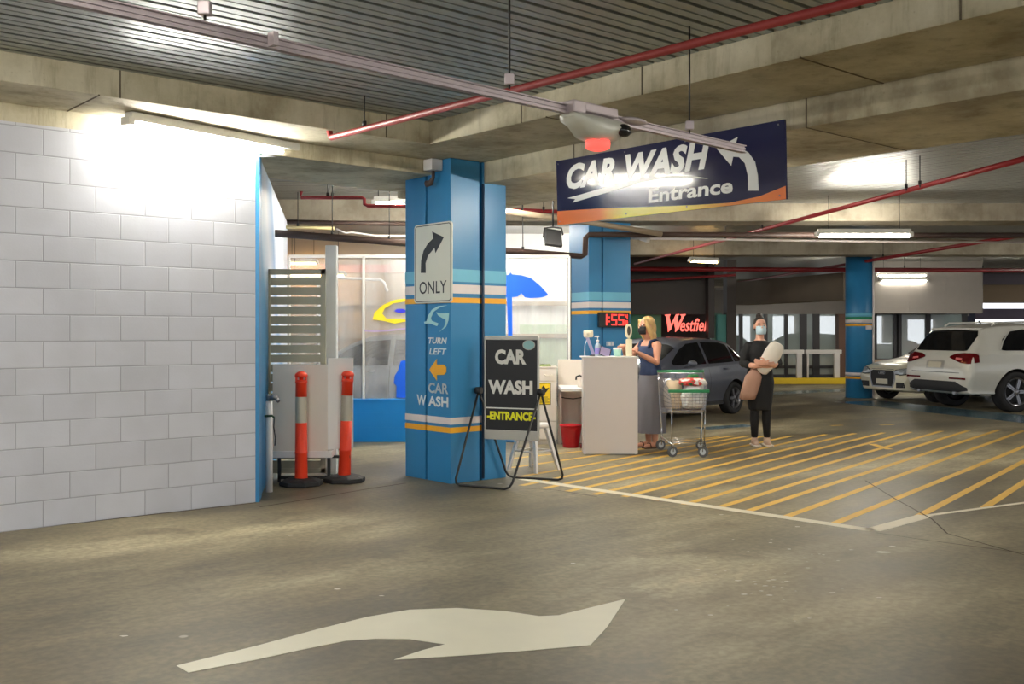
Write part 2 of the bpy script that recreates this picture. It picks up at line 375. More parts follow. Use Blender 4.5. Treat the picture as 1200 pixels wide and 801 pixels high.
# kerb and shopfront
mb = MB(); mb.box((D(880, 0, 29).x-1.5, 29, 0), (12.5, 29.4, 0.17), 0.02); mb.build('kerb', M_YEL, None, 'structure')
M_GLASS = mat('shop_glass', (210, 225, 225), rough=0.03, alpha=0.34, var=0.02)
M_FRAME = mat('dark_mullion', (58, 56, 60), rough=0.45)
mb = MB(); Yg = 29.9
for i, px in enumerate((868, 897, 921, 941, 956, 990)): 
    x = D(px, 0, Yg).x; wd = 0.10 if px in (941, 956) else 0.05
    mb.box((x-wd, Yg-0.06, 0.16), (x+wd, Yg+0.06, 2.0))
for z in (0.16, 0.42): mb.box((D(868, 0, Yg).x, Yg-0.04, z), (D(990, 0, Yg).x, Yg+0.04, z+0.08))
o = mb.build('window_1', M_FRAME, None, 'structure')
g = MB(); g.box((D(860, 0, Yg).x, Yg-0.01, 0.2), (D(990, 0, Yg).x, Yg+0.01, 2.0)); g.build('glass', M_GLASS, o)
mb = MB(); mb.box((D(896, 0, Yg).x, Yg+0.03, 0.17), (D(988, 0, Yg).x, Yg+0.05, 0.74)); mb.build('wall_low', mat('beige_panel', (214, 196, 176), rough=0.6), None, 'structure')
mb = MB()
for px in (1024, 1049, 1053, 1087, 1130): x = D(px, 0, Yg).x; mb.box((x-0.07, Yg-0.06, 0.3), (x+0.07, Yg+0.06, 2.0))
mb.box((D(1024, 0, Yg).x, Yg-0.04, 0.62), (D(1050, 0, Yg).x, Yg+0.04, 0.7))
o = mb.build('window_2', M_FRAME, None, 'structure')
g = MB(); g.box((D(1022, 0, Yg).x, Yg-0.01, 0.2), (D(1132, 0, Yg).x, Yg+0.01, 2.0)); g.build('glass', M_GLASS, o)
mb = MB(); mb.box((D(1018, 0, 29.5).x, 29.5, 0), (D(1050, 0, 29.5).x, 29.85, 0.68), 0.02); mb.build('wall_low', mat('beige_render', (206, 182, 160), rough=0.6), None, 'structure')
mb = MB(); mb.box((D(983, 0, 29.6).x, 29.6, 0), (D(994, 0, 29.6).x, 29.95, 2.0)); mb.build('trim_2', mat('brown_jamb', (110, 80, 66), rough=0.6), None, 'structure')
# white guard rails in front of the shop
for i, (x0, x1) in enumerate(((897, 943), (943, 987))):
    a = D(x0, 411, 29.2); b = D(x1, 411, 29.2)
    t = thing('guard_rail', ['white tubular guard rail in front of the glass doors, nearer the masked woman', 'white tubular guard rail before the glazing beside the round blue column'][i], 'railing', (a.x, 29.2, 0.17 if i < 5 else 0))
    m2 = MB(); m2.box((a.x+0.02, 29.16, 0.85), (b.x-0.02, 29.24, 0.97), 0.02); m2.build('rail', M_WHITE, t)
    m2 = MB(); m2.box((b.x-0.24, 29.15, 0.17), (b.x-0.08, 29.25, 0.88), 0.02); m2.build('post', M_WHITE, t)
    m2 = MB(); m2.box((a.x+0.06, 29.16, 0.17), (a.x+0.11, 29.24, 0.88), 0.02); m2.build('post', M_WHITE, t)
# green round pillar beyond the white car and dark blue panel
mb = MB(); mb.cyl((D(1119, 0, 33).x, 33, 0), (D(1119, 0, 33).x, 33, 3.4), 0.36, n=24); mb.build('pillar', mat('green_pillar', (90, 168, 128), rough=0.5), None, 'structure')
mb = MB(); mb.box((D(1131, 0, 32).x, 32, 0), (D(1143, 0, 32).x, 32.3, 2.1)); mb.build('wall_panel', mat('navy_panel', (52, 56, 84), rough=0.5), None, 'structure')
# mall beyond: pale back wall with sky-lit opening
mb = MB(); mb.box((2, 44, 0), (13, 44.3, 1.0)); mb.box((2, 44, 2.6), (13, 44.3, 3.4)); mb.box((13.1, 41, 0), (30, 41.2, 1.0)); [mb.box((x_, 44, 1.0), (x_+w_, 44.3, 2.6)) for x_, w_ in ((2.0, 1.2), (8.6, 0.5), (10.3, 0.9), (12.2, 0.8), (14.2, 0.6), (16.0, 1.0), (18.2, 0.7))]; mb.build('wall_far', mat('pale_far_wall', (214, 206, 200), rough=0.7), None, 'structure')
mb = MB(); mb.box((-14, 38, 3.44), (34, 46, 3.7)); mb.build('ceiling', M_FARCONC, None, 'structure')
mb = MB(); mb.box((13.4, 33, 2.42), (30, 33.5, 3.0), 0.01); mb.build('beam', mat('tan_beam', (196, 170, 140), rough=0.7), None, 'structure')
mb = MB(); mb.box((12.2, 30.5, 2.66), (13.3, 30.9, 3.44), 0.01); mb.build('beam', M_FARCONC, None, 'structure')
mb = MB(); mb.box((13.4, 36, 1.92), (30, 36.3, 2.3), 0.01); mb.build('beam', mat('mauve_fascia', (150, 136, 156), rough=0.7), None, 'structure')
mb = MB(); mb.box((13.0, 34.5, 3.0), (30, 36.0, 3.44), 0.01); mb.build('beam', mat('mauve_soffit', (150, 140, 152), rough=0.7), None, 'structure')
# ---------------------------------------------------------------- car wash bay on the left
K0 = Vector((-2.216, 8.86, 0)); KD = Vector((-0.172, 0.985, 0)).normalized()
m, nt, b, N, L = nodes('blue_white_mural')
tc = N('TexCoord'); sp = N('SeparateXYZ'); L(tc.outputs['Object'], sp.inputs[0])
nw = N('TexNoise', i_Scale=0.45, i_Detail=1.0); L(tc.outputs['Object'], nw.inputs['Vector'])
ma = N('Math', operation='MULTIPLY_ADD'); ma.inputs[1].default_value = 0.55; L(sp.outputs['Z'], ma.inputs[0])
mb_ = N('Math', operation='MULTIPLY'); mb_.inputs[1].default_value = 0.42; L(sp.outputs['Y'], mb_.inputs[0]); L(mb_.outputs[0], ma.inputs[2])
sn = N('Math', operation='MULTIPLY_ADD'); sn.inputs[1].default_value = 0.5; L(nw.outputs['Fac'], sn.inputs[0]); L(ma.outputs[0], sn.inputs[2])
r = ramp(N, L, sn.outputs[0], [(0.0, lin(40, 120, 175)), (0.45, lin(60, 140, 190)), (0.50, lin(150, 185, 215)), (0.62, lin(205, 215, 232)), (0.75, lin(110, 160, 210)), (0.82, lin(210, 218, 234))])
mr = N('MapRange'); mr.inputs[1].default_value = 0.2; mr.inputs[2].default_value = 3.3; L(sn.outputs[0], mr.inputs[0])
for lk in list(nt.links):
    if lk.to_node == r: nt.links.remove(lk)
L(mr.outputs[0], r.inputs[0]); L(r.outputs[0], b.inputs['Base Color']); b.inputs['Roughness'].default_value = 0.45
mb = MB(); mb.box((-0.22, 0.0, 0), (0.0, 5.7, 3.02)); o = mb.build('wall_side', MATS['blue_white_mural'], None, 'structure')
o.location = K0 + Vector((0.012, 0.04, 0)); o.rotation_euler = (0, 0, math.atan2(-KD.x, KD.y))
# end strip of the white wall painted blue
e = MB(); e.box((-0.02, -0.02, 0), (0.014, 0.26, 3.02)); o = e.build('trim_3', M_BLUE, None, 'structure'); o.location = K0 + Vector((0.012, 0.02, 0)); o.rotation_euler = (0, 0, 0.17)
# low blue block wall, clear curtain panels above it
YP = 13.7
mb = MB(); mb.box((-3.1, YP, 0), (0.06, YP+0.2, 0.575), 0.008)
for z in (0.19, 0.385): mb.box((-3.1, YP-0.003, z), (0.06, YP+0.002, z+0.006))
mb.box((-3.1, YP-0.006, 0.545), (0.06, YP, 0.56))
mb.build('wall_low', mat('bay_blue_paint', (0, 118, 190), rough=0.45), None, 'structure')
m, nt, b, N, L = nodes('clear_curtain')
tc = N('TexCoord'); mp = N('Mapping'); mp.inputs['Scale'].default_value = (6, 6, 0.6); L(tc.outputs['Object'], mp.inputs[0])
n1 = N('TexNoise', i_Scale=1.0, i_Detail=6.0, i_Roughness=0.6); L(mp.outputs[0], n1.inputs['Vector'])
r = ramp(N, L, n1.outputs['Fac'], [(0.3, (0.10, 0.10, 0.10, 1)), (0.75, (0.34, 0.34, 0.34, 1))]); L(r.outputs[0], b.inputs['Alpha'])
b.inputs['Base Color'].default_value = lin(224, 224, 226); b.inputs['Roughness'].default_value = 0.12
n2 = N('TexNoise', i_Scale=0.8, i_Detail=2.0); L(mp.outputs[0], n2.inputs['Vector']); bp = N('Bump', i_Strength=0.15, i_Distance=0.05); L(n2.outputs['Fac'], bp.inputs['Height']); L(bp.outputs[0], b.inputs['Normal'])
M_CURT = MATS['clear_curtain']
M_ALU = mat('pale_frame', (214, 212, 208), rough=0.4, metal=0.2)
ZT = 2.49
def curtain(name, x0, x1, mull):
    f = MB()
    f.box((x0, YP+0.06, ZT-0.02), (x1, YP+0.12, ZT+0.02))
    for x in mull: f.box((x-0.014, YP+0.06, 0.57), (x+0.014, YP+0.12, ZT))
    o = f.build(name, M_ALU, None, 'structure')
    g = MB(); g.box((x0, YP+0.085, 0.57), (x1, YP+0.095, ZT)); g.build('pane', M_CURT, o); return o
cw1 = curtain('window_3', -3.0, -1.0, (-3.0, (425-600)/FPX*YP))
cw2 = curtain('window_4', -0.9, 0.77, (0.77,))
def decal(name, pts, m, parent, off=0.07):
    d = MB(); d.prism([((px-600)/FPX*YP, CH+(HZ-py)/FPX*YP) for px, py in pts], 0, 0.004, plane((0, YP+off, 0), (1, 0, 0), (0, 0, 1))); return d.build(name, m, parent)
M_UMB = mat('blue_decal', (0, 92, 220), rough=0.5); M_YDEC = mat('yellow_decal', (250, 222, 40), rough=0.5)
decal('umbrella_decal', [(590, 323), (597, 321), (598, 318), (600, 321), (611, 322), (622, 325), (634, 335), (643, 345), (636, 348), (622, 349), (615, 348), (611, 343), (607, 347), (600, 348), (600.5, 394), (595.5, 394), (594, 348), (586, 347), (580, 345)], M_UMB, cw2)
decal('swoosh_decal', [(480, 349), (462, 351), (448, 357), (438, 366), (436, 374), (450, 376), (462, 379), (471, 377), (480, 376), (470, 373), (452, 373), (447, 367), (450, 361), (460, 355), (480, 352)], M_YDEC, cw1)
decal('dot_decal', [(461, 364), (465, 361.5), (471, 361.5), (478, 364), (472, 366), (466, 366)], mat('violet_decal', (44, 50, 214), rough=0.5), cw1)
decal('wave_decal', [(424, 386), (440, 387), (455, 386), (480, 383), (480, 385), (455, 388), (438, 389), (424, 388)], mat('lilac_decal', (170, 150, 190), rough=0.5), cw1)
decal('figure_decal', [(464, 466), (464, 452), (461, 449), (462, 440), (466, 434), (469, 423), (474, 422), (482, 430), (482, 466)], M_UMB, cw1, 0.06)
# inside the bay: white back wall, warm beam line, washed car comes later
mb = MB(); mb.box((-1.6, 20.5, 0), (1.3, 20.7, 3.44)); mb.build('wall_bay', mat('bay_back_wall', (232, 232, 232), rough=0.6), None, 'structure')
mb = MB(); mb.box((-4.6, 20.5, 0), (-1.6, 20.72, 3.44)); mb.build('wall_bay', mat('bay_beige_wall', (176, 160, 140), rough=0.6, var=0.15, scale=1.5), None, 'structure')
mb = MB(); mb.box((-4.5, 20.42, 2.66), (-1.7, 20.5, 2.82)); mb.build('trim_5', mat('pink_trim', (206, 150, 140), rough=0.6), None, 'structure')
mb = MB(); mb.box((0.15, 20.44, 0.6), (1.25, 20.5, 1.62)); mb.build('trim_6', mat('pale_green_trim', (196, 216, 190), rough=0.6), None, 'structure')
mb = MB(); pb_ = [D(372, 326, 15), D(400, 325.5, 15), D(446, 327.5, 15), D(450, 331, 15), D(454, 341, 15)]; mb.tube([pb_[0]+Vector((0, 0, 0.0))]+pb_[1:], 0.02, 8); mb.tube([D(373, 326, 15), (D(373, 326, 15).x, 15, 0)], 0.025, 8)
tag(mb.build('spray_boom', M_WHITE, None), 'white bent spray boom on a mast inside the wash bay', 'spray boom')
mb = MB(); mb.box((-4.7, 14.2, 0), (-4.5, 20.7, 3.44)); mb.build('wall_bay', mat('bay_side_wall', (200, 194, 186), rough=0.6), None, 'structure')
mb = MB(); mb.box((-4.5, 20.38, 1.35), (1.2, 20.44, 1.44)); mb.box((-4.5, 20.38, 2.0), (1.2, 20.44, 2.08)); mb.build('trim_4', mat('bay_rail', (170, 158, 140), rough=0.5), None, 'structure')
# ---------------------------------------------------------------- painted columns
def stripe_col(t, boxfaces):
    pass
C1 = thing('column', 'square blue column with turn right ONLY plate and TURN LEFT CAR WASH lettering', 'column', W2(6.04, 7.88)); C1['kind'] = 'thing'
mb = MB(BF)
mb.box((6.04, 7.88, 0), (6.40, 8.265, 3.158), 0.006); mb.build('shaft', M_BLUE, C1)
mb = MB(BF); mb.box((6.04, 8.295, 0), (6.40, 8.64, 3.158), 0.006); mb.build('shaft', M_BLUE, C1)
mb = MB(BF); mb.box((6.435, 7.88, 0), (6.745, 8.64, 3.158), 0.006); mb.build('shaft', M_BLUE, C1)
mb = MB(BF); mb.box((6.08, 7.93, 0.002), (6.70, 8.60, 2.95)); mb.build('movement_joint', M_DARK, C1)
def bands(t, zs, faces, frame):
    for name, m, z0, z1 in zs:
        mb = MB(frame)
        for lo, hi in faces: mb.box((lo[0], lo[1], z0), (hi[0], hi[1], z1))
        mb.build(name, m, t)
ZB = [('pale_blue_band', M_LBLUE, 1.962, 2.084), ('white_band', M_WHITEP, 1.847, 1.935), ('amber_band', M_ORANGE, 1.755, 1.808),
      ('white_band', M_WHITEP, 0.575, 0.641), ('amber_band', M_ORANGE, 0.492, 0.546)]
bands(C1, ZB, [((6.0375, 7.878, 0), (6.402, 8.267, 0)), ((6.0375, 8.293, 0), (6.402, 8.642, 0)), ((6.433, 7.8775, 0), (6.747, 8.642, 0))], BF)
PU = W2(6.035, 0, 0); PN = -UA
FU = plane(W2(6.036, 0, 0), -VA, (0, 0, 1))
def cU(px, py):
    p = onP(px, py, PU, PN); return (-(p.dot(VA)), p.z)
def textU(mb, s, px0, px1, yb, yt, **k):
    a = cU(px0, yb); c = cU(px1, yt); mb.text(s, FU, w=c[0]-a[0], h=c[1]-cU(px1, yb)[1], x=a[0], y=a[1], align='L', depth=0.002, **k)
M_LET = mat('white_vinyl', (226, 228, 228), rough=0.5)
for s_, a_, b_, c_, d_, k_ in (('TURN', 502, 524, 402.5, 395, dict(shear=0.2, bold=0.025)), ('LEFT', 503, 523.5, 415, 407.5, dict(shear=0.2, bold=0.025)), ('CAR', 502, 525.5, 460, 447.5, dict(bold=0.03))):
    mb = MB(); textU(mb, s_, a_, b_, c_, d_, **k_); mb.build('lettering', M_LET, C1)
textU(mb, 'W', 488.5, 499.5, 474, 461.5, bold=0.03); mb.build('lettering', M_LET, C1); mb = MB(); textU(mb, 'ASH', 502, 525.5, 475.5, 463, bold=0.03)
mb.build('lettering', M_LET, C1)
mb = MB(); mb.prism([cU(*p) for p in [(503, 433), (512, 420), (512, 427), (520, 427), (523, 430), (523, 436), (520, 439), (512, 439), (512, 446)]], 0, 0.002, FU); mb.build('arrow', M_ORANGE, C1)
sw = lambda pts: [cU(460+x/7.49, 300+y/7.49) for x, y in pts]
mb = MB(); mb.prism(sw([(480, 430), (400, 438), (345, 470), (310, 525), (298, 570), (278, 575), (280, 592), (330, 592), (392, 614), (405, 590), (345, 566), (338, 540), (362, 487), (420, 447)]), 0, 0.002, FU)
mb.prism(sw([(385, 490), (412, 502), (496, 500), (492, 560), (470, 620), (410, 666), (452, 620), (466, 580), (466, 556), (440, 545), (400, 520)]), 0, 0.002, FU)
mb.build('swirl_emblem', mat('mint_vinyl', (170, 214, 216), rough=0.5), C1)
# turn-right plate
T = thing('road_sign', 'white turn right ONLY plate with black arrow fixed to the near blue column', 'sign', W2(6.03, 8.2, 1.78))
PU2 = W2(6.015, 0, 0); FS = plane(PU2, -VA, (0, 0, 1))
def cS(px, py):
    p = onP(px, py, PU2, PN); return (-(p.dot(VA)), p.z)
def rrect(x0, y0, x1, y1, r, n=5):
    out = []
    for cx, cy, a in ((x1-r, y1-r, 0), (x0+r, y1-r, 90), (x0+r, y0+r, 180), (x1-r, y0+r, 270)):
        for i in range(n+1):
            t = math.radians(a+90*i/n); out.append((cx+r*math.cos(t), cy+r*math.sin(t)))
    return out
x0, z1 = cS(485.5, 264); x1, z1b = cS(529.5, 258.5); z0 = cS(486, 355.5)[1]; z1 = (z1+z1b)/2
mb = MB(); mb.prism(rrect(x0, z0, x1, z1, 0.04), -0.012, 0.0, FS); mb.build('plate', mat('sign_white', (216, 216, 204), rough=0.35), T)
mb = MB(); o_ = rrect(x0+0.014, z0+0.014, x1-0.014, z1-0.014, 0.034); i_ = rrect(x0+0.022, z0+0.022, x1-0.022, z1-0.022, 0.028)
n = len(o_); mb.add([(p[0], p[1], 0.001) for p in o_+i_], [[i, (i+1) % n, n+(i+1) % n, n+i] for i in range(n)], False, FS); mb.build('border', M_BLACK, T)
ar = [(92, 520), (132, 520), (131, 440), (150, 380), (195, 325), (205, 315), (212, 358), (280, 228), (185, 182), (195, 237), (150, 280), (115, 340), (95, 420)]
mb = MB(); mb.prism([cS(480+x/6.97, 245+y/6.97) for x, y in ar], 0, 0.002, FS); mb.build('arrow', mat('sign_black', (44, 46, 50), rough=0.5), T)
mb = MB(); a = cS(491.7, 344); c = cS(523.5, 327); mb.text('ONLY', FS, w=c[0]-a[0], h=(cS(491.7, 329.5)[1]-a[1]), x=a[0], y=a[1]-0.005, align='L', depth=0.002, bold=0.005); mb.build('lettering', MATS['sign_black'], T)
# conduit down the column
mb = MB(); mb.tube([W2(6.435, 7.868, 0.02), W2(6.435, 7.868, 2.94)], 0.014, 8); tag(mb.build('conduit', mat('dark_conduit', (40, 60, 84), rough=0.5), None), 'thin dark conduit running down the lettered blue column', 'conduit')
# white box with spout on the column top
p = W2(6.03, 8.02, 3.0); t = thing('junction_box', 'small white junction box with dark bent spout at top of lettered blue column', 'junction box', p)
mb = MB(BF); mb.box((5.90, 8.0, 3.045), (6.035, 8.14, 3.155), 0.01); mb.build('housing', M_WHITE, t)
mb = MB(); mb.tube([W2(5.97, 8.07, 3.05), W2(5.97, 8.07, 2.98), W2(5.96, 8.10, 2.93), W2(5.95, 8.15, 2.925)], [0.018, 0.018, 0.03, 0.034], 10); mb.build('spout', M_BROWN, t)
# second square column, turned, carrying the clock
c2a = 0.62; P2 = D(690, 0, 15.2); P2.z = 0; F2 = F(P2, math.radians(25))
C2 = thing('column', 'blue striped column behind the white counter with red digital clock on it', 'column', P2); C2['kind'] = 'thing'
mb = MB(F2); mb.box((0, 0, 0), (0.22, 0.62, 3.118), 0.006); mb.build('shaft', M_BLUE, C2)
mb = MB(F2); mb.box((0.245, 0, 0), (0.72, 0.62, 3.118), 0.006); mb.build('shaft', M_BLUE, C2)
mb = MB(F2); mb.box((0.03, 0.03, 0.002), (0.69, 0.59, 3.1)); mb.build('movement_joint', M_DARK, C2)
dz = -0.015
bands(C2, [(n_, m_, a_+dz, b_+dz) for n_, m_, a_, b_ in ZB[:3]], [((-0.003, -0.003, 0), (0.223, 0.623, 0)), ((0.242, -0.003, 0), (0.723, 0.623, 0))], F2)
# round column
RC = D(1007, 0, 23.1); RC.z = 0
C3 = thing('column', 'round blue column with white and amber bands near the pale hatchback', 'column', RC); C3['kind'] = 'thing'
mb = MB(); mb.cyl(RC, RC+Vector((0, 0, 3.44)), 0.30, n=40); mb.build('shaft', M_BLUE, C3)
for nm, mm, ya, yb in (('pale_blue_band', M_LBLUE, 366, 371), ('green_band', mat('green_band', (40, 140, 100)), 371, 374), ('white_band', M_WHITEP, 374, 378), ('amber_band', M_ORANGE, 379, 382), ('white_band', M_WHITEP, 436.5, 440), ('amber_band', M_ORANGE, 441, 444)):
    mb = MB(); mb.cyl((RC.x, RC.y, D(0, yb, 22.8).z), (RC.x, RC.y, D(0, ya, 22.8).z), 0.304, n=40); mb.build(nm, mm, C3)
mb = MB(); q = RC+Vector((0.24, -0.22, 0)); mb.tube([q+Vector((0, 0, 0.02)), q+Vector((0, 0, 3.4))], 0.025, 8); mb.build('conduit', M_WHITEP, C3)
mb = MB(); mb.box((RC.x+0.04, RC.y-0.36, 1.53), (RC.x+0.16, RC.y-0.28, 1.62), 0.01); mb.build('socket_box', M_WHITEP, C3)
# ---------------------------------------------------------------- lamps
def batten(label, c, direction, length=1.25, tube=None, wid=0.09, drop=0.0, group=None):
    c = Vector(c); d = Vector(direction).normalized(); ang = math.atan2(d.y, d.x); fr = F(c, ang)
    t = thing('batten_light', label, 'ceiling light', c, group)
    mb = MB(fr); mb.box((-length/2, -wid/2, 0.03), (length/2, wid/2, 0.10), 0.012); mb.build('housing', M_HOUS, t)
    for s in (-1, 1): mb = MB(fr); mb.box((s*length/2-0.03, -wid/2, -0.005), (s*length/2+0.03, wid/2, 0.06), 0.008); mb.build('end_cap', M_HOUS, t)
    mb = MB(fr); mb.cyl((-length/2+0.02, 0, 0.005), (length/2-0.02, 0, 0.005), 0.021, n=12); mb.build('tube', tube or M_TUBE, t)
    if drop > 0:
        for s in (-1, 1): mb = MB(fr); mb.cyl((s*length*0.38, 0, 0.1), (s*length*0.38, 0, drop), 0.005, n=6); mb.build('hanger', M_BLACK, t)
    return t
pa = onP(150, 146, Vector((0, 0, 3.055)), Vector((0, 0, 1))); pb = onP(354, 183, Vector((0, 0, 3.055)), Vector((0, 0, 1)))
bl = batten('bright white batten light above the white block wall', (pa+pb)/2, pb-pa, (pb-pa).length, M_TUBEL, wid=0.11)
mb = MB(); q = pb+Vector((0, 0, 0.05)); mb.tube([q, q+Vector((0.0, 0.1, -0.02)), Vector((-2.2, 8.9, 3.0))], 0.012, 8)
tag(mb.build('lamp_conduit', M_WHITE, None), 'thin white conduit from the bright batten to the blue mural wall', 'conduit')
p = D(1012.5, 276.5, 14.3); batten('white batten light hung nearest beyond the hanging sign', p, (1, 0, 0), 1.3, M_TUBEF, drop=3.44-p.z)
p = D(825, 307, 21.0); batten('warm yellow batten light hung slantwise beyond the hanging sign', p, (1, 0.55, 0.0), 0.72, M_TUBEW, drop=3.44-p.z)
p = D(1057, 323, 26.9); batten('upper white batten light over the grey bulkhead beside round column', p, (1, 0, 0), 1.28, M_TUBEK, wid=0.12, drop=3.44-p.z)
p = D(1059, 329.5, 28.43); batten('lower white batten light close under another on the grey bulkhead', p, (1, 0, 0), 1.28, M_TUBEK, wid=0.14)
p = D(457, 239, 13.2); batten('short white batten light hung between the mural wall and lettered column', p, (1, -0.25, 0), 0.42, M_TUBEF, drop=0.3)
q_ = W2(7.3, 6.15, 2.85); batten('added unseen white batten light under the concrete beam, behind the hanging sign', q_, VA, 1.3, mat('tube_fill_beam', (255, 250, 235), emit=LAMP_COL, estr=60.0))  # unseen lamp added to brighten the counter and swing sign
batten('added unseen batten light over the cream cabinets, behind the hanging sign', (0.75, 12.2, 3.2), (0.02, 1, 0), 1.2, M_TUBEF, drop=0.24)  # hidden lamp added to lift the dark service corner
batten('added unseen batten light over the wash entry behind the lettered column', (-0.5, 12.4, 3.2), (0.1, 1, 0), 1.3, mat('tube_fill_entry', (255, 250, 235), emit=LAMP_COL, estr=125.0), drop=0.24)  # fill lamp added out of sight to brighten the wash entry
for i_, (x0_, x1_, y_) in enumerate(((338, 372, 309), (338, 404, 323))):
    p = D((x0_+x1_)/2, y_, 20.15-0.3*i_); batten(('short warm batten light high on the back of the wash bay', 'longer warm batten light low on the back of the wash bay')[i_], p, (1, 0, 0), (x1_-x0_)/FPX*20.1, M_TUBEW, drop=3.44-p.z)
# fill lamps added out of view: over the road behind and beside the camera
for i, (x, y, dx, dy) in enumerate(((-2.2, 1.6, UA.x, UA.y), (-5.2, 4.4, UA.x, UA.y), (0.6, -3.0, UA.x, UA.y), (5.0, -1.5, UA.x, UA.y), (6.2, 5.6, VA.x, VA.y), (10.2, 9.8, VA.x, VA.y))):
    batten('added unseen batten light under the ribbed deck over the roadway', (x, y, 3.2 if i < 4 else 2.85), (dx, dy, 0), 1.3, None, drop=(3.36-3.2 if i < 4 else (3.38-2.85 if i > 4 else 3.38-2.85)), group='added roadway battens')
for i, (x, y) in enumerate(((-1.0, 15.4), (-0.55, 17.2), (-1.3, 18.8), (-0.4, 19.0))):
    batten('added unseen white batten light under the wash bay ceiling', (x, y, 3.2), (-0.06, 1, 0), 1.3, M_TUBEB, drop=0.24, group='added wash bay battens')  # battens added behind the lettered column to light the bay
for i, (x, y) in enumerate(((1.85, 19.4), (12.5, 19.0), (8.75, 26.0), (14.0, 25.0))):
    batten('added unseen batten light under the far deck', (x, y, 3.3), (0.1, 1, 0), 1.3, M_TUBEF, drop=0.16, group='added far deck battens')  # extra battens added out of sight to light the far area
# ---------------------------------------------------------------- pipes and hung services
def pipe(name, label, pts, r, m, hang=(), hz=3.36, hm=None):
    pts = [Vector(p) for p in pts]; t = thing(name, label, 'pipe', pts[0])
    mb = MB(); mb.tube(pts, r, 12); mb.build('run', m, t)
    for h in hang:
        h = Vector(h); q = MB(); q.cyl(h+Vector((0, 0, -r*0.5)), (h.x, h.y, hz), 0.006, n=6); q.cyl(h+Vector((0, 0, r*0.5)), h+Vector((0, 0, r+0.03)), 0.018, n=8); q.build('hanger', M_BLACK, t)
    return t
zp = 3.1; Zn = Vector((0, 0, 1)); ZP = Vector((0, 0, zp))
a = onP(388, 161, ZP, Zn); b = onP(1040, -8, ZP, Zn)
pipe('sprinkler_pipe', 'red sprinkler pipe crossing under the near ribbed deck', [a+Vector((-0.02, 0.03, 0.06)), a, a+(b-a)*0.55, b+(b-a)*0.3], 0.026, M_DRED, [onP(427, 150, ZP, Zn)], 3.40)
ZP = Vector((0, 0, 3.05)); a = onP(1230, 178, ZP, Zn); b = onP(744, 309, ZP, Zn)
pipe('sprinkler_pipe', 'red sprinkler pipe running diagonally away past the right end of hanging sign', [a, b], 0.028, M_RED, [onP(1062, 222, ZP, Zn), onP(1078, 218, ZP, Zn), onP(893, 268, ZP, Zn)], 3.4)
a = onP(1230, 270, ZP, Zn); b = onP(852, 333, ZP, Zn)
pipe('sprinkler_pipe', 'red sprinkler pipe slanting away above the round blue column', [a, b], 0.035, M_RED, [onP(1035, 301, ZP, Zn)], 3.42)
a = D(738, 315, 23.5); b = D(1290, 317, 24.0)
pipe('sprinkler_pipe', 'red sprinkler pipe running level across the far deck', [a, b], 0.05, M_RED, [D(1060, 315, 23.8), D(1152, 315, 23.9)], 3.44)
p1 = D(353, 224, 12.0); 
pipe('sprinkler_pipe', 'short cranked red sprinkler pipe above the slatted gate', [D(353, 224, 12), D(353, 231.5, 12), D(424, 231.5, 12), D(427, 233, 12), D(427, 239, 12), D(431, 241, 12), D(500, 241.5, 12)], 0.022, M_RED, [D(384, 231, 12), D(390, 231, 12)], 3.4)
zz = 2.65
pipe('drain_pipe', 'brown steel pipe from the mural wall stepping up past the clock column', [(-2.67, 11.43, 2.575), (1.0, 14.84, 2.57), (1.06, 14.88, 2.60), (1.07, 14.88, 2.84), (1.12, 14.88, 2.885), (1.4, 14.9, 2.887), (9.6, 15.05, 2.887)], 0.042, M_BROWN, [(-2.1, 11.96, 2.575), (-1.5, 12.52, 2.575), (0.15, 14.05, 2.57)], 3.4)
pipe('cable_conduit', 'pale tan conduit above the floodlight running down towards the clock column', [D(592, 247, 13), D(640, 254, 13.6), D(700, 262, 14.3), D(775, 274, 14.7)], 0.04, mat('tan_conduit', (178, 160, 138)), [D(612, 250, 13.4)], 3.42)
pipe('sprinkler_pipe', 'red sprinkler pipe passing behind the left end of the hanging sign', [D(590, 245.5, 14.4), D(680, 249, 14.7)], 0.03, M_RED, [D(637, 247, 14.5)], 3.42)
pipe('cable_tray', 'dark cable tray under the far beam in the wash bay', [D(330, 259.5, 14.4), D(480, 262.5, 14.4)], 0.03, M_BROWN)
pipe('cable_conduit', 'cream conduit hanging below the dark cable tray', [D(334, 266, 14.1), D(392, 267.5, 14.1)], 0.022, mat('cream_conduit', (214, 200, 150)), [D(349, 266, 14.1)], 3.4)
pipe('cable_conduit', 'thin white conduit sagging beside the cream conduit towards the lettered column', [D(394, 268, 14.0), D(405, 273, 14.0), D(412, 272, 14.0), D(440, 276, 14.0), D(480, 276, 14.0)], 0.012, M_WHITE)
pipe('sprinkler_pipe', 'thin red pipe under the dark bulkhead wall near the clock column', [D(740, 329, 24.6), D(862, 322, 24.0)], 0.03, M_RED)
pipe('cable_conduit', 'white conduit under the brown pipe crossing the far deck', [D(740, 279, 16.0), D(1040, 283, 16.0), D(1200, 284, 16.2)], 0.018, M_WHITEP, [D(850, 280, 16.0)], 3.42)
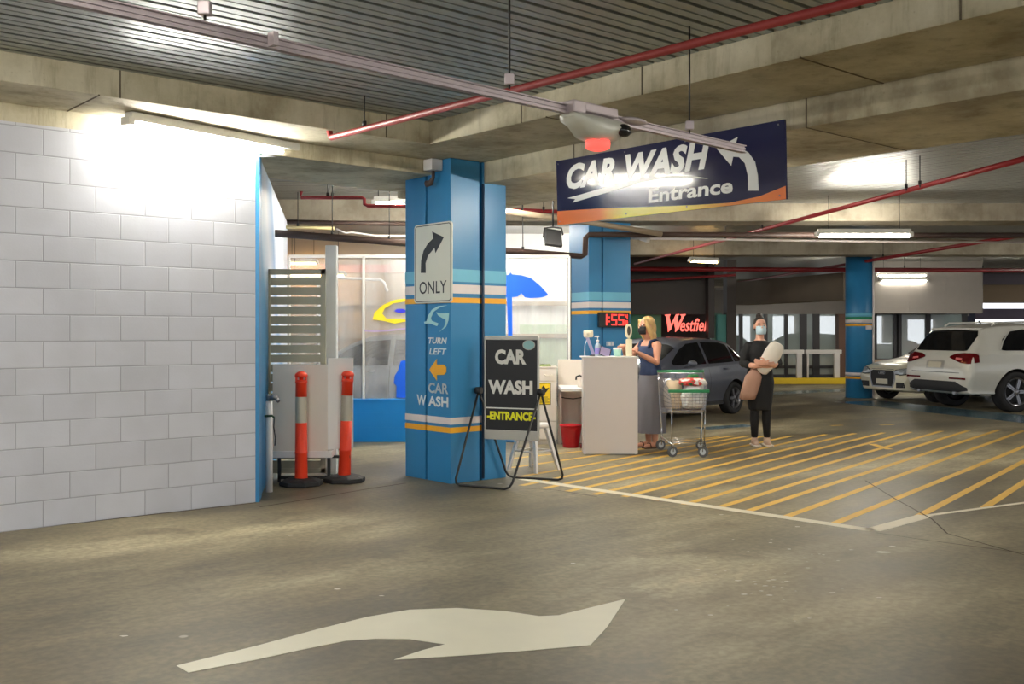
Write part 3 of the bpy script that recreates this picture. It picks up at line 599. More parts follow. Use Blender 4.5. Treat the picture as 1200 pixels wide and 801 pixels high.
# detector rail with its hangers and the red-eyed detector
zr = 2.70; ZP = Vector((0, 0, zr)); a = onP(40, -11, ZP, Zn); m1 = onP(664, 128, ZP, Zn); m2 = onP(735, 143, ZP, Zn); b = onP(872, 175, ZP, Zn)
t = thing('cable_rail', 'long pale grey cable rail hung under the ribbed deck, ending at the hanging sign', 'rail', m1)
rr = (m1-a).normalized(); side = Vector((-rr.y, rr.x, 0))
def rail_run(p, q, name='rail'):
    r = (q-p).normalized(); M = plane(p, r, (0, 0, 1)); l = (q-p).length; mb = MB(M)
    mb.box((0, -0.025, -0.004), (l, 0.025, 0.004)); mb.box((0, -0.025, -0.019), (l, -0.019, 0.019)); mb.box((0, 0.019, -0.019), (l, 0.025, 0.019)); mb.box((0, -0.004, -0.012), (l, 0.008, 0.012)); mb.build(name, M_LILAC, t)
rail_run(a, m1); rail_run(m1, b)
for px, py in ((240, 24), (597, 104), (808, 156)):
    q = onP(px, py, ZP, Zn); mb = MB(); mb.cyl(q, q+Vector((0, 0, 0.72)), 0.0055, n=8); mb.build('hanger_rod', M_BLACK, t)
    mb = MB(); mb.box(q+Vector((-0.025, -0.02, 0.02)), q+Vector((0.025, 0.02, 0.075)), 0.006); mb.build('clamp', M_LILAC, t)
q = onP(320, 46, ZP, Zn); mb = MB(plane(q, rr, (0, 0, 1))); mb.box((-0.012, -0.028, -0.023), (0.012, 0.028, 0.023)); mb.build('joiner', M_LILAC, t)
mid = (m1+m2)/2 + Vector((0, 0, -0.02)); fr = F(mid, math.atan2(rr.y, rr.x)) @ Matrix.Diagonal((1.32, 1.25, 0.95, 1))
t = thing('bay_detector', 'white bay detector with glowing red indicator under the cable rail', 'detector', mid)
mb = MB(fr)
mb.rings([[(x, y*w_, z) for y, z in ((-1, h0), (-0.5, h1), (0.5, h1), (1, h0), (0.6, 0.0), (-0.6, 0.0))] for x, w_, h0, h1 in ((-0.19, 0.05, -0.01, -0.02), (-0.16, 0.075, -0.03, -0.06), (-0.10, 0.085, -0.05, -0.12), (0.0, 0.085, -0.05, -0.14), (0.08, 0.08, -0.05, -0.12), (0.14, 0.06, -0.04, -0.08), (0.18, 0.04, -0.02, -0.03))], True, True)
mb.build('housing', mat('detector_white', (196, 196, 184), rough=0.35), t)
mb = MB(fr); mb.box((-0.2, -0.045, 0.0), (-0.12, 0.045, 0.07), 0.008); mb.box((-0.12, -0.035, 0.02), (0.10, 0.035, 0.075), 0.01); mb.build('bracket', M_LILAC, t)
mb = MB(fr); mb.ball((0.235, 0, 0.035), (0.09, 0.05, 0.022)); mb.build('top_cap', M_LILAC, t)
M_REDL = mat('red_indicator', (255, 60, 56), emit=(1.0, 0.08, 0.06), estr=0.45)
mb = MB(fr); mb.rings([[(0.0+0.055*s*math.cos(k*math.pi/8), 0.055*s*math.sin(k*math.pi/8), z) for k in range(16)] for s, z in ((1, -0.13), (1.02, -0.15), (0.95, -0.175), (0.6, -0.185))]); mb.build('indicator', M_REDL, t)
mb = MB(fr); mb.ball((0.10, -0.065, -0.06), (0.04, 0.03, 0.04)); mb.build('eye', mat('lens_black', (30, 30, 30), rough=0.1), t)
# ---------------------------------------------------------------- hanging CAR WASH sign
sP = W2(6.27, 6.25, 2.7); sn_ = -UA
for _ in range(6):                                    # hung a little off square, so that it mirrors the wall batten
    q_ = onP(738, 211, sP, sn_); sn_ = ((CAM-q_).normalized() + ((pa+pb)/2-q_).normalized()).normalized()
c00 = onP(653.5, 264, sP, sn_); c10 = onP(921, 233, sP, sn_); c01 = onP(653, 187.5, sP, sn_); c11 = onP(919.5, 141, sP, sn_)
sr = Vector((0, 0, 1)).cross(sn_).normalized(); su = sn_.cross(sr)
so = c00; zb = ((c10-so).dot(su))/2; zt = ((c01-so).dot(su)+(c11-so).dot(su))/2
SF = plane(so, sr, su); SL = ((c10-so).dot(sr)+(c11-so).dot(sr))/2
def cH(px, py):
    p = onP(px, py, sP, sn_); return ((p-so).dot(sr), (p-so).dot(su))
h4 = lambda pts: [cH(640+x/4, 130+y/4) for x, y in pts]
t = thing('hanging_sign', 'large navy CAR WASH Entrance sign with curved arrow hung from the concrete beam', 'sign', (c00+c11)/2)
M_NAVY = mat('navy_gloss_sign', (34, 36, 72), rough=0.09, var=0.03)
mb = MB(); mb.prism([(0, zb), (SL, zb), (SL, zt), (0, zt)], -0.02, 0, SF); sign_board = mb.build('board', M_NAVY, t)
wave = h4([(50, 470), (250, 456), (480, 449), (700, 440), (860, 430), (1000, 400), (1130, 350)]); wave[0] = (0, wave[0][1]); wave[-1] = (SL, wave[-1][1])
m, nt, b, N, L = nodes('sunset_band'); tc = N('TexCoord'); sp = N('SeparateXYZ'); L(tc.outputs['Generated'], sp.inputs[0])
r = ramp(N, L, sp.outputs['X'], [(0.0, lin(232, 120, 60)), (0.22, lin(236, 130, 60)), (0.34, lin(226, 222, 70)), (0.62, lin(240, 220, 70)), (0.80, lin(232, 140, 66)), (1.0, lin(228, 120, 62))]); L(r.outputs[0], b.inputs['Base Color']); b.inputs['Roughness'].default_value = 0.2
mb = MB(); mb.prism([(0, zb), (SL, zb)]+wave[::-1], 0, 0.002, SF); mb.build('wave_band', m, t)
M_SLET = mat('sign_lettering', (224, 226, 224), rough=0.25)
def textH(mb, s, x0, yb, x1, ybr, yt_at_left, **k):
    a = cH(640+x0/4, 130+yb/4); c = cH(640+x1/4, 130+ybr/4); top = cH(640+x0/4, 130+yt_at_left/4)
    mb.text(s, SF, w=c[0]-a[0], h=top[1]-a[1], x=a[0], y=(a[1]+c[1])/2, align='L', depth=0.003, **k)
mb = MB(); textH(mb, 'CAR WASH', 98, 368, 772, 272, 250, shear=0.28, bold=0.045, spacing=1.06); mb.build('lettering', M_SLET, t)
mb = MB(); textH(mb, 'Entrance', 480, 432, 876, 384, 366, shear=0.06, bold=0.03); mb.build('lettering', M_SLET, t)
mb = MB(); mb.prism(h4([(100, 408), (160, 392), (300, 350), (460, 310), (600, 302), (700, 306), (762, 317), (680, 314), (560, 316), (440, 336), (300, 378), (125, 429), (137, 413)]), 0, 0.003, SF); mb.build('swoosh', M_SLET, t)
mb = MB(); mb.prism(h4([(948, 373), (997, 373), (993, 300), (980, 238), (950, 196), (908, 170), (884, 172), (898, 122), (800, 176), (868, 256), (877, 214), (905, 216), (932, 244), (946, 300)]), 0, 0.003, SF); mb.build('arrow', M_SLET, t)
mb = MB()
for x in (0.03, SL*0.35, SL*0.62, SL-0.05):
    for z in (zt-0.03, zb+0.03): mb.lathe([(0.006, 0), (0.006, 0.004), (0.001, 0.006)], (x, z, 0.003), 8, True, SF)
mb.build('screw', M_STEEL, t)
mb = MB()
mb.box((SL*0.2, zt-0.09, -0.17), (SL*0.2+0.03, zt-0.03, -0.02), 0.0, SF)
mb.build('hanger', M_STEEL, t)
# red neon letters
M_NEON = mat('red_letters', (255, 60, 50), emit=(1.0, 0.16, 0.12), estr=0.42)
t = thing('letter_sign', 'glowing red serif shop lettering on the dark wall above the grey car', 'sign', D(805, 378, 24.95))
FW = plane((0, 24.96, 0), (1, 0, 0), (0, 0, 1)); wp = lambda x, y: (D(770+x/10.68, 0, 24.96).x, D(0, 355+y/10.68, 24.96).z)
mb = MB()
mb.prism([wp(*p) for p in [(92, 146), (165, 138), (158, 160), (150, 170), (172, 268), (236, 140), (275, 136), (262, 158), (255, 190), (262, 262), (300, 190), (305, 160), (282, 142), (355, 136), (350, 152), (335, 165), (262, 330), (225, 362), (226, 318), (208, 232), (170, 330), (135, 362), (134, 320), (112, 170)]], 0, 0.05, FW)
mb.build('initial', M_NEON, t)
mb = MB(); a = wp(285, 355); c = wp(700, 190); mb.text('estfield', FW, w=c[0]-a[0], h=c[1]-a[1], x=a[0], y=a[1], align='L', shear=0.3, bold=0.018, depth=0.04); mb.build('lettering', M_NEON, t)
mb = MB(); a = D(829, 396, 24.7); c = D(836, 353, 24.7); mb.box((a.x, 24.55, a.z), (c.x, 24.95, c.z+0.9)); mb.build('pillar', M_DWALL, None, 'structure')
# ---------------------------------------------------------------- floor paint
ML_W = mat('worn_white_line', (214, 206, 186), rough=0.6, var=0.12, scale=9); ML_Y = mat('worn_yellow_line', (212, 168, 72), rough=0.6, var=0.2, scale=4); ML_YP = mat('pale_yellow_line', (206, 186, 130), rough=0.6, var=0.15, scale=4)
def strip(mb, a, b, w, z=0.002):
    a = Vector((a.x, a.y, 0)); b = Vector((b.x, b.y, 0)); d = (b-a).normalized(); n = Vector((-d.y, d.x, 0))*w/2
    mb.add([tuple(p+Vector((0, 0, z))) for p in (a-n, b-n, b+n, a+n)], [[0, 1, 2, 3]])
mb = MB()
A0 = G(612, 561); A1 = G(1022, 621); A2 = G(1085, 604); A3 = G(1230, 585)
strip(mb, A0, A1, 0.12); strip(mb, A1, A2, 0.13); strip(mb, A2, A3, 0.055)
mb.build('floor_line', ML_W, None, 'structure')
yl = MB(); yp = MB()
hc = lambda x, y: G(860+x/3.529, 460+y/3.529)
HL = [((1036, 475), (1290, 312)), ((745, 520), (1290, 236)), ((410, 543), (1290, 186)), ((200, 518), (1200, 156)), ((40, 495), (1100, 152)), ((-78, 479), (970, 156)), ((-205, 462), (860, 158)), ((-328, 445), (730, 162)), ((-455, 430), (620, 165)), ((-579, 421), (500, 168)), ((-688, 408), (380, 172)), ((-790, 396), (240, 178)), ((-880, 384), (130, 178)), ((-910, 352), (60, 178)), ((-920, 310), (0, 178)), ((-920, 272), (-60, 182))]
HL_old = [
      ((-400, 430), (730, 162)), ((-530, 408), (620, 165)), ((-640, 390), (500, 168)), ((-740, 372), (380, 172)), ((-840, 330), (240, 178)), ((-880, 290), (130, 178)), ((-880, 258), (60, 178)), ((-860, 232), (0, 190))]
for i, (p, q) in enumerate(HL):
    a = hc(*p); b = hc(*q)
    strip(yl, a, b, 0.075, 0.0018)
strip(yl, hc(570, 212), hc(645, 234), 0.1); strip(yl, hc(400, 136), hc(450, 134), 0.08); strip(yl, hc(605, 134), hc(660, 132), 0.08)
yl.build('floor_line', ML_Y, None, 'structure')
# faded blue bay paint far right and behind the trolley
mb = MB(); strip(mb, G(1005, 470), G(1260, 497), 1.2, 0.0012); strip(mb, G(820, 502), G(880, 498), 0.35, 0.0012); strip(mb, G(800, 465), G(1030, 455), 0.8, 0.0012)
mb.build('floor_paint', mat('faded_blue_floor', (92, 118, 130), rough=0.2, var=0.15), None, 'structure')
# painted turn arrow on the floor
ap = [(207, 780), (300, 757), (370, 738), (430, 723), (480, 714.5), (535, 712.5), (590, 716), (632, 722), (655, 721), (733, 702), (712, 734), (692, 756), (600, 764), (520, 769.5), (462, 773), (495, 762), (522, 755), (480, 749), (440, 748.5), (405, 751), (360, 760), (300, 773), (221, 788)]
mb = MB(); mb.prism([(G(*p).x, G(*p).y) for p in ap], 0.001, 0.003); t = mb.build('turn_arrow', mat('arrow_paint', (224, 220, 200), rough=0.45, var=0.05), None)
tag(t, 'white painted turn arrow on the bare concrete floor', 'floor arrow'); t['kind'] = 'thing'
# pale flecks trodden into the slab
rf = random.Random(4); mb = MB()
def fleck(px, py, s):
    c = G(px, py); k = rf.randint(5, 8); a0 = rf.random()*6
    mb.add([(c.x+s*rf.uniform(0.6, 1.3)*1.5*math.cos(a0+2*math.pi*i/k), c.y+s*rf.uniform(0.6, 1.3)*math.sin(a0+2*math.pi*i/k), 0.0016) for i in range(k)], [list(range(k))])
for i in range(46): fleck(rf.gauss(905, 45), rf.gauss(676, 24), rf.uniform(0.004, 0.013))
fleck(1035, 647, 0.035); fleck(672, 660, 0.014); fleck(845, 603, 0.018); fleck(935, 617, 0.016); fleck(340, 627, 0.016); fleck(395, 690, 0.015); fleck(447, 698, 0.010); fleck(145, 745, 0.013); fleck(1046, 640, 0.016); fleck(1030, 700, 0.014)
mb.build('floor_marking', mat('pale_fleck', (206, 200, 190), rough=0.7), None, 'structure')
# joints and cracks in the slab
mb = MB()
def crack(pts, w=0.012):
    for p, q in zip(pts, pts[1:]): strip(mb, G(*p), G(*q), w, 0.0022)
crack([(304, 594), (360, 585), (430, 573), (476, 566)], 0.02); crack([(610, 572), (650, 574), (700, 582)], 0.012)
crack([(1014, 563), (1050, 585), (1092, 608)], 0.015); crack([(1092, 608), (1110, 625), (1200, 650)], 0.012); crack([(1026, 624), (1080, 632), (1200, 648)], 0.012); crack([(0, 623), (300, 589)], 0.02)
mb.build('floor_joint', mat('slab_joint', (62, 52, 40), rough=0.9), None, 'structure')
# ---------------------------------------------------------------- left side: gate, post, boards, tap, bollards
def X(px, Y): return (px-600)/FPX*Y
def Zq(py, Y): return CH+(HZ-py)/FPX*Y
M_GATE = mat('olive_grey_aluminium', (172, 167, 146), rough=0.45, var=0.05)
Yg_ = 10.25
t = thing('slatted_gate', 'olive grey gate of horizontal slats against the blue mural wall', 'gate', (X(346, Yg_), Yg_, 0))
mb = MB(); xl, xr = X(312.5, Yg_), X(381.5, Yg_); zt_, zb_ = Zq(315, Yg_), 0.06
mb.box((xl, Yg_, zb_), (xl+0.035, Yg_+0.04, zt_), 0.004); mb.box((xr-0.05, Yg_, zb_), (xr, Yg_+0.04, zt_), 0.004); mb.box((xl, Yg_, zt_-0.055), (xr, Yg_+0.04, zt_), 0.004); mb.box((xl, Yg_, zb_), (xr, Yg_+0.04, zb_+0.05), 0.004); mb.build('frame', M_GATE, t)
z = zt_-0.085; mb = MB()
while z > zb_+0.12: mb.box((xl+0.03, Yg_+0.008, z-0.077), (xr-0.045, Yg_+0.03, z), 0.003); z -= 0.0965
mb.build('slats', M_GATE, t)
for z in (0.4, 1.62): mb = MB(); mb.cyl((xl-0.012, Yg_+0.0, z-0.05), (xl-0.012, Yg_+0.0, z+0.05), 0.012, n=8); mb.build('hinge', M_BLACK, t)
Yp_ = 10.6; mb = MB(); mb.box((X(381, Yp_), Yp_, 0), (X(394, Yp_), Yp_+0.115, Zq(287, Yp_)), 0.006)
tag(mb.build('gate_post', mat('white_post', (236, 236, 234), rough=0.4), None), 'tall white square post standing right of the slatted gate', 'post')['kind'] = 'thing'
# white boxed cupboard in front of the gate
Yc = 9.95; xa, xb = X(319.5, Yc), X(384, Yc); xc, yc = X(421, 10.55), 10.17
t = thing('storage_cabinet', 'white boxed cabinet on a dark frame behind the two orange bollards', 'cabinet', (xa+0.3, Yc+0.1, 0))
mb = MB(); mb.box((xa, Yc, Zq(535, Yc)+0.03), (xb, Yc+0.02, Zq(427, Yc)), 0.004); mb.build('front_panel', M_CREAM, t)
dd = Vector((xc-xb, yc-Yc, 0)); fr = F((xb, Yc, 0), math.atan2(dd.y, dd.x)); 
mb = MB(fr); mb.box((0.002, 0, Zq(527, Yc)), (dd.length, 0.02, Zq(419.5, Yc)), 0.004); mb.build('side_panel', M_WHITE, t)
mb = MB(); mb.box((xa, Yc-0.01, Zq(536, Yc)), (xb+0.04, Yc+0.2, Zq(536, Yc)+0.065), 0.004); mb.build('ledge', M_WHITE, t)
mb = MB(); mb.box((xa+0.01, Yc+0.03, Zq(427, Yc)-0.04), (xb, Yc+0.2, Zq(427, Yc)-0.01)); mb.build('top', M_CREAM, t)
mb = MB()
for x in (xa+0.03, xb-0.02): mb.box((x, Yc+0.08, 0), (x+0.03, Yc+0.11, Zq(535, Yc)+0.02))
mb.box((xa+0.03, Yc+0.08, 0.03), (xb, Yc+0.11, 0.06)); mb.box((xb, Yc+0.10, 0.235), (xb+0.2, Yc+0.14, 0.26)); mb.build('stand', M_BLACK, t)
# standpipe with tap
pt = G(315.5, 576); t = thing('standpipe', 'white standpipe with brass and steel tap beside the blue wall end', 'pipe', pt)
mb = MB(); mb.tube([pt, pt+Vector((0, 0, Zq(470, pt.y)))], 0.032, 14); mb.build('riser', M_WHITE, t)
q = pt+Vector((0.0, -0.01, Zq(466, pt.y))); mb = MB(); mb.tube([q+Vector((0, 0, -0.02)), q+Vector((0, 0, 0.03))], 0.026, 12); mb.tube([q, q+Vector((0.07, -0.03, 0.005)), q+Vector((0.10, -0.05, -0.03))], [0.02, 0.024, 0.016], 10); mb.ball(q+Vector((0.055, -0.03, 0.01)), (0.034, 0.03, 0.03)); mb.build('tap', M_STEEL, t)
mb = MB(); q2 = pt+Vector((0.005, -0.035, Zq(487, pt.y))); mb.tube([q2+Vector((-0.04, 0, 0)), q2+Vector((0.03, 0, 0.004)), q2+Vector((0.05, 0, -0.015))], 0.01, 8); mb.build('valve_lever', mat('dark_green_lever', (40, 70, 44)), t)
mb = MB(); mb.tube([q2+Vector((0.05, 0, -0.01)), q2+Vector((0.045, 0, -0.1)), q2+Vector((0.06, 0, -0.2)), q2+Vector((0.055, 0, -0.27))], 0.005, 6); mb.build('cord', M_BLACK, t)
# bollards
M_BOL = mat('fluoro_orange', (244, 66, 34), rough=0.4, var=0.04, emit=None); M_REF = mat('silver_reflective', (186, 178, 160), rough=0.3, metal=0.2)
def bollard(lab, px, py, tilt, hpx):
    c = G(px, py); H = 1.09
    t = thing('traffic_bollard', lab, 'bollard', c, 'orange bollards'); fr = F(c, math.radians(20))
    mb = MB(fr); mb.lathe([(0.205, 0.0), (0.21, 0.015), (0.205, 0.04), (0.15, 0.062), (0.07, 0.07)], (0, 0, 0), 8, False); mb.build('base', M_RUB, t)
    f2 = F(c+Vector((0, 0, 0.05)), 0, 0, tilt)
    mb = MB(f2); mb.lathe([(0.060, 0.0), (0.062, 0.01), (0.058, 0.25), (0.061, 0.255), (0.061, 0.27), (0.058, 0.275), (0.055, 0.55)], n=24); mb.lathe([(0.055, 0.80), (0.0535, 0.93), (0.058, 0.935), (0.058, 0.95), (0.045, 0.96), (0.02, 0.962)], n=24); mb.build('tube', M_BOL, t)
    mb = MB(f2); mb.lathe([(0.0553, 0.55), (0.0545, 0.80)], n=24, cap=False); mb.build('reflective_band', M_REF, t)
    mb = MB(f2); mb.lathe([(0.02, 0.955), (0.022, 0.985), (0.056, 0.99), (0.064, 1.0), (0.055, 1.022), (0.03, 1.04), (0.005, 1.044)], n=20); mb.box((-0.055, -0.012, 0.955), (-0.035, 0.012, 0.995)); mb.box((0.035, -0.012, 0.955), (0.055, 0.012, 0.995)); mb.build('handle', M_BOL, t)
    return t
bollard('orange T-top bollard nearer the blue wall end, standing upright', 353, 568, 0.0, 0)
bollard('orange T-top bollard nearer the lettered column, leaning slightly right', 403.5, 564, 0.035, 0)
# hanging floodlight
Yf = 13.2; q = D(648, 270, Yf); t = thing('floodlight', 'black floodlight hung on a bracket beside the clock column', 'floodlight', q)
mb = MB(F(q+Vector((0.0, 0, -0.10)), 0.25, 0.95, 0.12)); mb.box((-0.115, -0.13, -0.02), (0.115, 0.13, 0.03), 0.008); mb.box((-0.1, -0.115, 0.03), (0.1, 0.115, 0.034)); 
for i in range(9): mb.box((-0.1+i*0.024, -0.1, -0.04), (-0.094+i*0.024, 0.1, -0.02))
mb.build('body', M_BLACK, t)
mb = MB(); mb.tube([q+Vector((-0.125, 0, -0.09)), q+Vector((-0.11, 0, 0.03)), q+Vector((0.0, 0, 0.045)), q+Vector((0.11, 0, 0.03)), q+Vector((0.13, 0, -0.06))], 0.012, 6); mb.cyl(q+Vector((0, 0, 0.04)), (q.x, q.y, 3.42), 0.012, n=8); mb.build('bracket', M_BLACK, t)
q = D(755, 280, 16.0); t = thing('security_camera', 'tiny white security camera under the brown pipe right of clock column', 'camera', q)
mb = MB(F(q, 0.7, 0.3)); mb.box((-0.04, -0.09, -0.035), (0.04, 0.07, 0.035), 0.012); mb.build('housing', M_WHITE, t)
mb = MB(); mb.cyl(q, q+Vector((0.02, 0.02, 0.12)), 0.015, n=8); mb.build('mount', M_WHITE, t)
# ---------------------------------------------------------------- A-frame swing sign
Lp = Vector((-0.30, 10.06, 0)); Rp = Vector((0.25, 9.81, 0)); ax = (Rp-Lp).normalized(); nrm = ax.cross(Vector((0, 0, 1)))
ctr = (Lp+Rp)/2; t = thing('swing_sign', 'black swing-frame pavement sign reading CAR WASH ENTRANCE in front of the lettered column', 'sign', ctr)
AP = Lp+Vector((0, 0, 1)); 
def cA(px, py):
    p = onP(px, py, AP, nrm); return ((p-Lp).dot(ax), p.z)
FA = plane(Lp, ax, (0, 0, 1))
x0 = cA(569.5, 450)[0]; x1 = cA(630, 450)[0]; zA0 = 0.435; zA1 = 1.425
M_ALUF = mat('sign_aluminium', (186, 184, 176), rough=0.35, metal=0.4)
mb = MB(); mb.box((x0, zA0, -0.012), (x1, zA1, 0.006), 0.003, FA); mb.build('panel', mat('black_poster', (26, 25, 27), rough=0.4), t)
mb = MB(); mb.box((x0-0.01, zA1-0.03, -0.022), (x1+0.01, zA1+0.01, 0.016), 0.004, FA); mb.build('top_rail', M_ALUF, t)
mb = MB(); mb.box((x0-0.01, zA0-0.01, -0.022), (x1+0.01, zA0+0.085, 0.016), 0.004, FA); mb.build('bottom_rail', M_ALUF, t)
for xx in (x0-0.012, x1): mb = MB(); mb.box((xx, zA0, -0.02), (xx+0.014, zA1, 0.014), 0.003, FA); mb.build('side_rail', M_ALUF, t)
def textA(mb, s, px0, px1, yb0, yt0, yb1, **k):
    a = cA(px0, yb0); c = cA(px1, yb1); top = cA(px0, yt0); mb.text(s, FA, w=c[0]-a[0], h=top[1]-a[1], x=a[0], y=(a[1]+c[1])/2, align='L', depth=0.008, **k)
mb = MB(); textA(mb, 'CAR', 580.5, 617, 426, 408.5, 427.5, bold=0.05); mb.build('lettering', mat('poster_white', (226, 224, 216), rough=0.5), t); mb = MB(); textA(mb, 'WASH', 572.5, 624.5, 460, 443.5, 463.5, bold=0.05); mb.build('lettering', mat('poster_white', (226, 224, 216), rough=0.5), t)
mb = MB(); textA(mb, '-ENTRANCE-', 571, 628, 490, 480, 494.5, bold=0.05); mb.build('lettering', mat('poster_yellow', (238, 234, 30), rough=0.5), t)
a = cA(570, 477); c = cA(629.5, 481); mb = MB(); mb.box((x0, a[1]-0.008, 0.006), (x1, a[1]+0.004, 0.008), 0, FA); mb.build('rule', MATS['poster_white'], t)
o_ = cA(620, 404); mb = MB(); mb.prism([(o_[0]+0.058*math.cos(i*math.pi/12), o_[1]+0.042*math.sin(i*math.pi/12)) for i in range(24)], 0.006, 0.009, FA); mb.build('oval_badge', mat('teal_badge', (150, 196, 196), rough=0.4), t)
mb = MB(); mb.prism([(o_[0]+0.066*math.cos(i*math.pi/12), o_[1]+0.049*math.sin(i*math.pi/12)) for i in range(24)], 0.006, 0.0075, FA); mb.build('badge_rim', M_ALUF, t)
pz = Vector((0, 0, 0.897))
def legloop(f0, f1, off):
    f0 = Vector((f0.x, f0.y, 0.012)); f1 = Vector((f1.x, f1.y, 0.012)); L0 = Lp-ax*0.03+pz; R0 = Rp+ax*0.03+pz
    mb = MB(); pts = [L0]
    for p, q, r in ((L0, f0, f1), (f0, f1, R0)):
        d1 = (p-q).normalized()*0.06; d2 = (r-q).normalized()*0.06
        pts += [q+d1, q+(d1+d2)*0.28, q+d2]
    pts.append(R0); mb.tube(pts, 0.0115, 8); mb.build('leg_frame', M_BLACK, t)
legloop(G(532.5, 569), G(598, 574.5), 0); legloop(G(595, 560), G(661, 563.5), 0)
for p in (Lp-ax*0.03, Rp+ax*0.03): mb = MB(); mb.cyl(p+pz-ax*0.03, p+pz+ax*0.03, 0.035, n=14); mb.build('pivot_knob', M_BLACK, t)
# ---------------------------------------------------------------- white stool behind the sign
c = Vector((X(625, 10.9), 10.9, 0)); t = thing('stool', 'white metal stool with splayed legs behind the swing sign', 'stool', c)
mb = MB(); mb.lathe([(0.01, 0.46), (0.16, 0.46), (0.175, 0.47), (0.175, 0.495), (0.16, 0.505), (0.01, 0.505)], c, 24); mb.build('seat', M_WHITE, t)
feet = []
for i in range(4):
    a = math.radians(-85+90*i); d = Vector((math.cos(a), math.sin(a), 0)); p0 = c+d*0.27; p1 = c+d*0.13+Vector((0, 0, 0.47)); feet.append((p0, p1))
    mb = MB(); mb.tube([p0, p1], [0.022, 0.028], 4, False); mb.build('leg', M_WHITE, t)
for i in range(4):
    a, b = feet[i], feet[(i+1) % 4]; mb = MB(); mb.cyl(a[0].lerp(a[1], 0.45), b[0].lerp(b[1], 0.45), 0.009, n=8); mb.build('rung', M_WHITE, t)
# ---------------------------------------------------------------- service corner: drawer cabinet, back board, table, bucket, cone
t = thing('drawer_cabinet', 'cream drawer cabinet with yellow notice behind the swing sign', 'cabinet', (X(640, 13.4), 13.5, 0))
ca, cb = X(618, 13.4), X(652.5, 13.4); zc = Zq(431, 13.4)
mb = MB(); mb.box((ca, 13.42, 0.06), (cb, 13.74, zc), 0.004); mb.box((ca+0.01, 13.45, 0), (cb-0.01, 13.74, 0.06)); mb.build('body', M_CREAM, t)
mb = MB(); mb.box((ca-0.005, 13.40, zc), (cb+0.008, 13.75, zc+0.018), 0.003); mb.build('top', M_CREAM, t)
for nm, za, zb2 in (('drawer', zc-0.17, zc-0.012), ('door', Zq(494, 13.4)+0.008, zc-0.182), ('door', 0.07, Zq(494, 13.4)-0.002)):
    mb = MB(); mb.box((ca+0.006, 13.403, za), (cb-0.006, 13.42, zb2), 0.004); d = mb.build(nm, M_CREAM, t)
    if nm == 'drawer': mb = MB(); mb.tube([(X(638, 13.4), 13.404, zc-0.09), (X(639, 13.4), 13.38, zc-0.095), (X(646, 13.4), 13.38, zc-0.095), (X(647, 13.4), 13.404, zc-0.09)], 0.006, 6); mb.build('handle', M_CREAM, d)
nt_ = thing('notice', 'yellow printed notice stuck on the cream drawer cabinet', 'notice', (X(637, 13.4), 13.40, Zq(461, 13.4)))
FN = plane((0, 13.402, 0), (1, 0, 0), (0, 0, 1)); nx0, nx1, nz0, nz1 = X(630.5, 13.4), X(645.5, 13.4), Zq(474, 13.4), Zq(448.5, 13.4)
mb = MB(); mb.box((nx0, nz0, 0), (nx1, nz1, 0.002), 0, FN); mb.build('sheet', mat('notice_yellow', (240, 204, 30), rough=0.6), nt_)
M_PRINT = mat('print_black', (50, 44, 30), rough=0.7)
mb = MB()
for k in range(4): mb.box((nx0+0.02, nz0+0.03+k*0.022, 0.002), (nx1-0.02-0.02*(k % 2), nz0+0.038+k*0.022, 0.003), 0, FN)
mb.prism([(nx0+0.03, nz1-0.09), (nx0+0.07, nz1-0.03), (nx0+0.10, nz1-0.07), (nx1-0.02, nz1-0.06), (nx1-0.06, nz1-0.12), (nx0+0.05, nz1-0.14)], 0.002, 0.003, FN)
for q in ((nx0, nz0, nx1, nz0+0.008), (nx0, nz1-0.008, nx1, nz1), (nx0, nz0, nx0+0.006, nz1), (nx1-0.006, nz0, nx1, nz1)): mb.box((q[0], q[1], 0.002), (q[2], q[3], 0.003), 0, FN)
mb.build('print', M_PRINT, nt_)
# folded green cloth on the cabinet
mb = MB(); mb.rings([[(X(632+14*i/8, 13.5), 13.47+0.14*j/5*1.0, zc+0.02+0.03*abs(math.sin(i*1.3+j))*(1 if 0 < i < 8 and 0 < j < 5 else 0.1)) for j in range(6)] for i in range(9)], False, True, False)
tag(mb.build('cloth', mat('green_cloth', (120, 136, 70), rough=0.9), None), 'crumpled green cloth lying on the cream drawer cabinet', 'cloth')
t = thing('back_board', 'tall cream board standing behind the white table left of counter', 'panel', (X(668, 13.6), 13.62, 0))
mb = MB(); mb.box((X(654, 13.6), 13.60, 0.0), (X(700, 13.6), 13.63, Zq(421, 13.6)), 0.003); mb.build('board', M_CREAM, t)
mb = MB(); mb.box((X(684, 13.6), 13.585, Zq(428, 13.6)), (X(692, 13.6), 13.60, Zq(421, 13.6)+0.005), 0.004); mb.build('corner_tape', mat('amber_tape', (232, 184, 100)), t)
t = thing('table', 'white wall table with cream front joining the counter, red bucket below', 'table', (X(672, 13.1), 13.1, 0))
zt2 = 0.735; mb = MB(); mb.box((X(655.5, 13.2), 12.72, zt2), (X(700, 13.2), 13.57, zt2+0.035), 0.004); mb.build('tabletop', M_WHITE, t)
for (x, y) in ((X(655, 13.3), 13.45), (X(696, 13.3), 13.45), (X(696, 12.9), 12.82)): mb = MB(); mb.box((x, y, 0), (x+0.04, y+0.04, zt2)); mb.build('leg', M_CREAM, t)
mb = MB(); mb.tube([(X(654, 13.5), 13.55, 0.62), (X(662, 13.5), 13.54, 0.60), (X(672, 13.5), 13.54, 0.59), (X(684, 13.5), 13.54, 0.61)], 0.008, 6); mb.build('cable', M_BLACK, t)
q = Vector((X(680, 13.1), 13.1, zt2+0.035)); t = thing('spray_bottle', 'cream trigger spray bottle standing on the white table', 'bottle', q)
